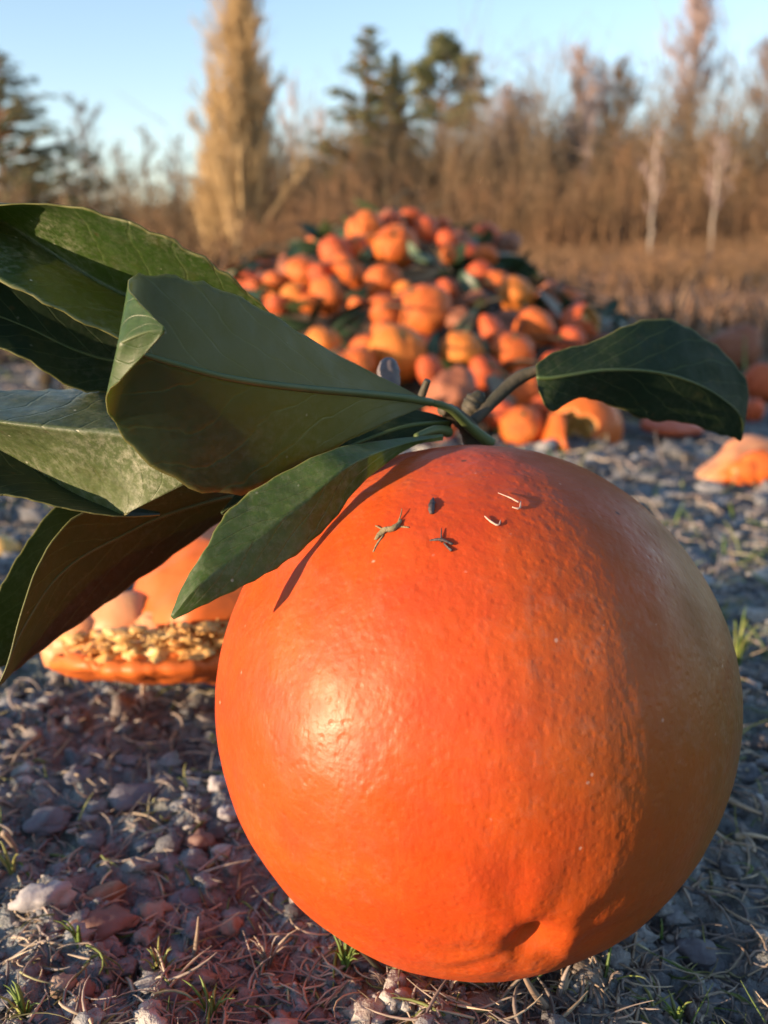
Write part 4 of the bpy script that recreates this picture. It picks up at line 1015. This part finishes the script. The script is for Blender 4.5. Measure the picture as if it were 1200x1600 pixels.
def bare(H, spread, n1, n2, n3_n, up, r0, base=.25, top_taper=1.0, twr=.012, crown_shape='oval', lean=0.):
    tr = Segs(); cr = Segs(); p = np.zeros(3); pts = [p]; nseg = 14
    for k in range(nseg):
        p = p + np.array([random.gauss(lean, .06) * H / nseg * 1.6, random.gauss(0, .06) * H / nseg * 1.6, H / nseg]); pts.append(p)
    rr = lambda t: r0 * (1 - t) ** .8 + .01
    for k in range(nseg): tr.add(pts[k], pts[k + 1], rr(k / nseg), rr((k + 1) / nseg))
    for k in range(n1):
        t = base + (1 - base) * (k + random.random()) / n1; i0 = min(int(t * nseg), nseg - 1); f = t * nseg - i0; b0 = pts[i0] * (1 - f) + pts[i0 + 1] * f
        s = (t - base) / (1 - base)
        env = {'oval': math.sin(math.pi * min(1, .12 + .85 * s)) ** .7, 'column': (1 - s) ** .5 * .9 + .15, 'fan': .4 + .6 * s, 'cone': (1 - s) * .95 + .08}[crown_shape]
        L = spread * env * random.uniform(.6, 1.15); a = random.uniform(0, 6.28); d = np.array([math.cos(a), math.sin(a), up * random.uniform(.7, 1.4)]); d /= np.linalg.norm(d)
        L *= math.sqrt(1 + up * up) * .8; q = b0; nn = 5; r1 = max(.02, rr(t) * .5) * (1 if twr > .005 else .35); bp = [q]
        for m in range(nn):
            d = d + vr(.12) + np.array([0, 0, .07]); d /= np.linalg.norm(d); q2 = q + d * L / nn; cr.add(q, q2, r1 * (1 - m / nn) + twr * .8, r1 * (1 - (m + 1) / nn) + twr * .8); q = q2; bp.append(q)
        for m in range(n2):
            f = random.uniform(.15, 1) * nn; i1 = min(int(f), nn - 1); c0 = bp[i1] + (bp[i1 + 1] - bp[i1]) * (f - i1); d2 = d * .8 + vr(.45) + np.array([0, 0, up * .25]); d2 /= np.linalg.norm(d2); L2 = L * random.uniform(.2, .45)
            c1 = c0 + d2 * L2 * .5; c2 = c1 + (d2 + vr(.2)) * L2 * .5; cr.add(c0, c1, twr * 1.3, twr); cr.add(c1, c2, twr, twr * .6)
            for z in range(n3_n):
                e0 = c0 + (c2 - c0) * random.random(); d3 = d2 + vr(.45); d3 /= np.linalg.norm(d3); cr.add(e0, e0 + d3 * L2 * random.uniform(.25, .6), twr * .7, twr * .3)
    return tr, cr
def needles(centers, sizes, n_per):
    C = np.repeat(np.array(centers), n_per, 0); Sz = np.repeat(np.array(sizes), n_per, 0); n = len(C)
    d = rng.normal(0, 1, (n, 3)); d /= np.linalg.norm(d, axis=1, keepdims=True)
    o = C + d * Sz * rng.random((n, 1)) ** .5; t1 = rng.normal(0, 1, (n, 3)); t1 /= np.linalg.norm(t1, axis=1, keepdims=True); t2 = np.cross(t1, d)
    s = Sz.mean(1, keepdims=True) * rng.uniform(.15, .4, (n, 1)); V = np.stack([o - t1 * s, o + t1 * s, o + t2 * s * .35, o - t2 * s * .35], 1)
    V = V[:, [0, 2, 1, 3]].reshape(-1, 3)
    return V, np.arange(n * 4).reshape(-1, 4)
def conifer(H, spread, kind):
    tr = Segs(); p = np.zeros(3); ns = 10; pts = [p]
    for k in range(ns): p = p + np.array([random.gauss(0, .02) * H / ns * 3, 0, H / ns]); pts.append(p)
    for k in range(ns): tr.add(pts[k], pts[k + 1], .16 * (1 - k / ns) + .02, .16 * (1 - (k + 1) / ns) + .02)
    C = []; S = []
    if kind == 'spruce':
        nb = 150
        for k in range(nb):
            t = .12 + .88 * (k + random.random()) / nb; L = spread * (1 - t) ** .8 * random.choice([.35, .6, .8, 1, 1.15]) + .08; a = random.uniform(0, 6.28); b0 = np.array([0, 0, t * H]); d = np.array([math.cos(a), math.sin(a), .25])
            tip = b0 + d * L; tr.add(b0, tip, .035, .01)
            for m in range(5): f = .25 + .75 * (m + 1) / 5; C.append(b0 + d * L * f + vr(.05)); k_ = 1.25 - t; S.append([.33 * (1.25 - .4 * f) * k_] * 2 + [.13 * k_])
    else:
        nb = 46 if kind == 'pine' else 22; lo = .16 if kind == 'pine' else .62
        for k in range(nb):
            t = lo + (1 - lo) * (k + random.random()) / nb; s = (t - lo) / (1 - lo); L = spread * (math.sin(math.pi * min(.97, .25 + .72 * s))) * random.uniform(.45, 1.15); a = random.uniform(0, 6.28)
            b0 = np.array([0, 0, t * H]); d = np.array([math.cos(a), math.sin(a), .35]); tip = b0 + d * L; tr.add(b0, tip, .05, .015)
            for m in range(4): f = .45 + .55 * (m + 1) / 4; C.append(b0 + d * L * f + vr(.12)); S.append([.40, .40, .20])
        C.append(pts[-1]); S.append([.4, .4, .4])
    return tr, C, S
def base_at(px, dist): x = (px - 600) / F * dist / math.cos(PITCH) ; return x, dist
def top_h(py, dist, x):        # height of a point seen at row py
    d = ray(600, py); return CAM_H + d.z / d.y * dist
def place(name, px, dist, label, cat='tree', group=None):
    d = ray(px, 450); x = d.x / d.y * dist; z = tz(x, dist); return empty(name, Vector((x, dist, z - .1)), label, cat, group), z
def bare_tree(px, top, dist, name, label, mats, wpx, n=(26, 7, 5), up=1.0, base=.25, shape='oval', r0=.10, group=None, twr=.012, lean=0.):
    e, z = place(name, px, dist, label, group=group); H = top_h(top, dist, 0) - z + .1
    tr, cr = bare(H, wpx / F * dist / 2, n[0], n[1], n[2], up, r0, base, crown_shape=shape, twr=twr, lean=lean)
    obj('trunk', tr.mesh('trunk', 7), mats[0], e); obj('crown', cr.mesh('crown', 3), mats[1], e); return e
def con_tree(px, top, dist, wpx, kind, name, label, mat, npn=60):
    e, z = place(name, px, dist, label); H = top_h(top, dist, 0) - z + .1; tr, C, S = conifer(H, wpx / F * dist / 2, kind)
    obj('trunk', tr.mesh('trunk', 6), M_PINEB, e); obj('crown', mesh_np('crown', *needles(C, S, npn), smooth=False), mat, e); return e
BI = (M_BIRCH, M_BTW); BR = (M_BROWN, M_GTW); GR = (M_GREY, M_GRT); PO = (M_POP, M_POPT)
con_tree(22, 80, 30, 430, 'spruce', 'spruce_tree', 'dark spruce at the left edge of the photo', M_NEED2, 100)
bare_tree(148, 158, 38, 'bare_tree', 'bare round-crowned grey tree right of the spruce', GR, 95, (34, 8, 6), .9, .35)
bare_tree(205, 225, 36, 'bare_tree', 'low brown bushy tree left of the poplar', BR, 80, (26, 8, 6), .9, .1)
bare_tree(380, -70, 26, 'poplar_tree', 'tall golden columnar poplar running out of the top of the photo', PO, 84, (150, 12, 7), 4.2, .02, 'column', .16, twr=.011)
bare_tree(332, 150, 26.5, 'poplar_tree', 'shorter golden poplar stem close against the tall one, left', PO, 60, (70, 14, 7), 3.0, .03, 'column', .12, twr=.011)
bare_tree(412, 30, 27, 'poplar_tree', 'slender poplar stem close against the tall one, right', PO, 60, (70, 14, 7), 3.0, .03, 'column', .10, twr=.010)
bare_tree(290, 215, 44, 'bare_tree', 'distant dark bare tree just left of the poplars', GR, 80, (22, 7, 5), .7, .2)
bare_tree(470, 120, 36, 'bare_tree', 'thin bare tree right of the poplars', BI, 80, (24, 6, 5), 1.3, .3, r0=.07)
bare_tree(505, 170, 38, 'bare_tree', 'thin pale bare tree left of the tall pine', BI, 70, (22, 6, 5), 1.2, .3, r0=.07)
con_tree(578, 42, 33, 300, 'spruce', 'pine_tree', 'tall full-crowned pine near the middle of the tree line', M_NEED, 120)
con_tree(618, 85, 34, 120, 'spruce', 'pine_tree', 'smaller pine merging with the right side of the tall pine', M_NEED, 90)
con_tree(692, 62, 32, 120, 'scots', 'pine_tree', 'flat-topped pine with bare lower trunk, right of the tall one', M_NEED, 80)
bare_tree(690, 150, 34, 'bare_tree', 'bare tree under the flat-topped pine', GR, 110, (26, 7, 6), .9, .3)
bare_tree(776, 150, 31, 'birch_tree', 'birch with a pale forked trunk lit gold, right of the pines', BI, 105, (44, 9, 8), 1.1, .4, r0=.13)
bare_tree(735, 175, 37, 'bare_tree', 'greyish bare tree between pines and forked birch', GR, 80, (24, 7, 6), 1.0, .3)
bare_tree(905, 85, 33, 'birch_tree', 'feathery pinkish birch, left of the broad brown tree', BI, 84, (56, 10, 8), 1.6, .3, r0=.10)
bare_tree(948, 105, 34, 'bare_tree', 'broad brown bare tree between two tall birches', BR, 110, (60, 11, 8), 1.2, .2, r0=.10)
bare_tree(1050, 5, 33, 'birch_tree', 'tallest birch with whitish feathery crown, right part', BI, 100, (60, 10, 8), 1.7, .45, r0=.10)
bare_tree(1096, 90, 35, 'bare_tree', 'thin tree with a wispy top right of the tallest birch', GR, 46, (14, 5, 5), 1.0, .7, r0=.05)
bare_tree(1168, 62, 33, 'birch_tree', 'leaning birch near the right edge with a curved top', BI, 70, (44, 10, 8), 1.4, .5, r0=.10, lean=.01)
bare_tree(1200, 135, 36, 'bare_tree', 'grey bare tree cut by the right edge', GR, 80, (22, 7, 6), 1.0, .3)
bare_tree(866, 165, 31, 'dead_tree', 'thin dark leaning snag standing before the wood', (M_GREY, M_GREY), 24, (5, 2, 1), .8, .5, r0=.06)
bare_tree(840, 190, 30, 'dead_tree', 'short dark snag left of the leaning one', (M_GREY, M_GREY), 20, (4, 2, 1), .8, .5, r0=.08)
bare_tree(1012, 205, 18, 'birch_tree', 'slim pale sapling on the bank, right part', BI, 70, (18, 6, 5), 1.2, .3, r0=.022, twr=.003)
bare_tree(918, 170, 28, 'birch_tree', 'slim sapling in front of the broad brown tree', BI, 40, (14, 5, 4), 1.4, .4, r0=.05)
bare_tree(1105, 215, 17, 'birch_tree', 'bright thin trunk low on the bank near the right', BI, 70, (18, 6, 5), 1.2, .35, r0=.02, twr=.003)
for k, (px, where) in enumerate([(66, 'beside the right edge of the dark spruce'), (112, 'left of the round-crowned grey tree'), (245, 'in the low gap left of the poplars'), (275, 'just left of the shorter poplar stem'),
        (440, 'tight against the right side of the poplars'), (530, 'behind the left edge of the tall pine'), (650, 'in the gap between the two pine crowns'), (818, 'between the forked birch and the short snag'),
        (850, 'between the two dark snags'), (988, 'between the broad brown tree and the tallest birch'), (1075, 'right behind the tallest birch'), (1130, 'between the wispy tree and the leaning birch')]):
    bare_tree(px, random.uniform(190, 250), random.uniform(38, 46), 'bare_tree', 'small bare back tree ' + where, GR if k % 2 else BR, 90, (22, 7, 6), .9, .15, group='small bare trees at the back of the wood')
# thicket along the wood's foot: one mass of stems and twigs
def thicket(name, n, d0, d1, mat, label, hmin, hmax, rt, seed, xspan=.55):
    r_ = np.random.default_rng(seed); y = r_.uniform(d0, d1, n); x = r_.uniform(-xspan, xspan, n) * y
    dens = gnoise(x / 2.3, y / 2.3, seed); H = (hmin + (hmax - hmin) * np.clip(.5 + dens * 1.1, 0, 1)) * r_.uniform(.5, 1.15, n)
    H *= 0.78 + .22 * np.tanh((x / y + .12) * 10)
    z = terrain(x, y) - .05; A0 = np.stack([x, y, z], -1); d = np.stack([r_.normal(0, .22, n), r_.normal(0, .22, n), np.ones(n)], -1); mid = A0 + d * H[:, None] * .5
    d2 = d + r_.normal(0, .15, (n, 3)); top = mid + d2 * H[:, None] * .5
    P0 = [A0, mid]; P1 = [mid, top]; R0 = [np.full(n, rt), np.full(n, rt * .7)]; R1 = [np.full(n, rt * .7), np.full(n, rt * .3)]
    for q in range(10):
        f = r_.uniform(.15, .95, (n, 1)); s = A0 + (top - A0) * f; dd = r_.normal(0, 1, (n, 3)); dd[:, 2] = np.abs(dd[:, 2]) * .9 + .3; dd /= np.linalg.norm(dd, axis=1, keepdims=True)
        P0.append(s); P1.append(s + dd * H[:, None] * r_.uniform(.14, .42, (n, 1))); R0.append(np.full(n, rt * .5)); R1.append(np.full(n, rt * .2))
    o = obj(name, mesh_np(name, *seg_batch(np.vstack(P0), np.vstack(P1), np.concatenate(R0), np.concatenate(R1), 3)), mat); tag(o, label, kind='stuff')
thicket('thicket', 5000, 27, 44, M_THICK, 'dense brown leafless thicket at the foot of the wood', 2.6, 6.0, .022, 3)
thicket('dark_undergrowth', 3800, 30, 50, M_THICKD, 'dark olive undergrowth deep inside the wood', 2.8, 4.8, .05, 5)
thicket('bracken', 5200, 7, 27, M_BRACK, 'low russet bracken and dead stems on the bank', .12, .5, .010, 8)
thicket('bank_scrub', 2600, 19, 30, M_BRACK, 'low russet scrub climbing the bank in front of the wood', .6, 2.4, .02, 11)
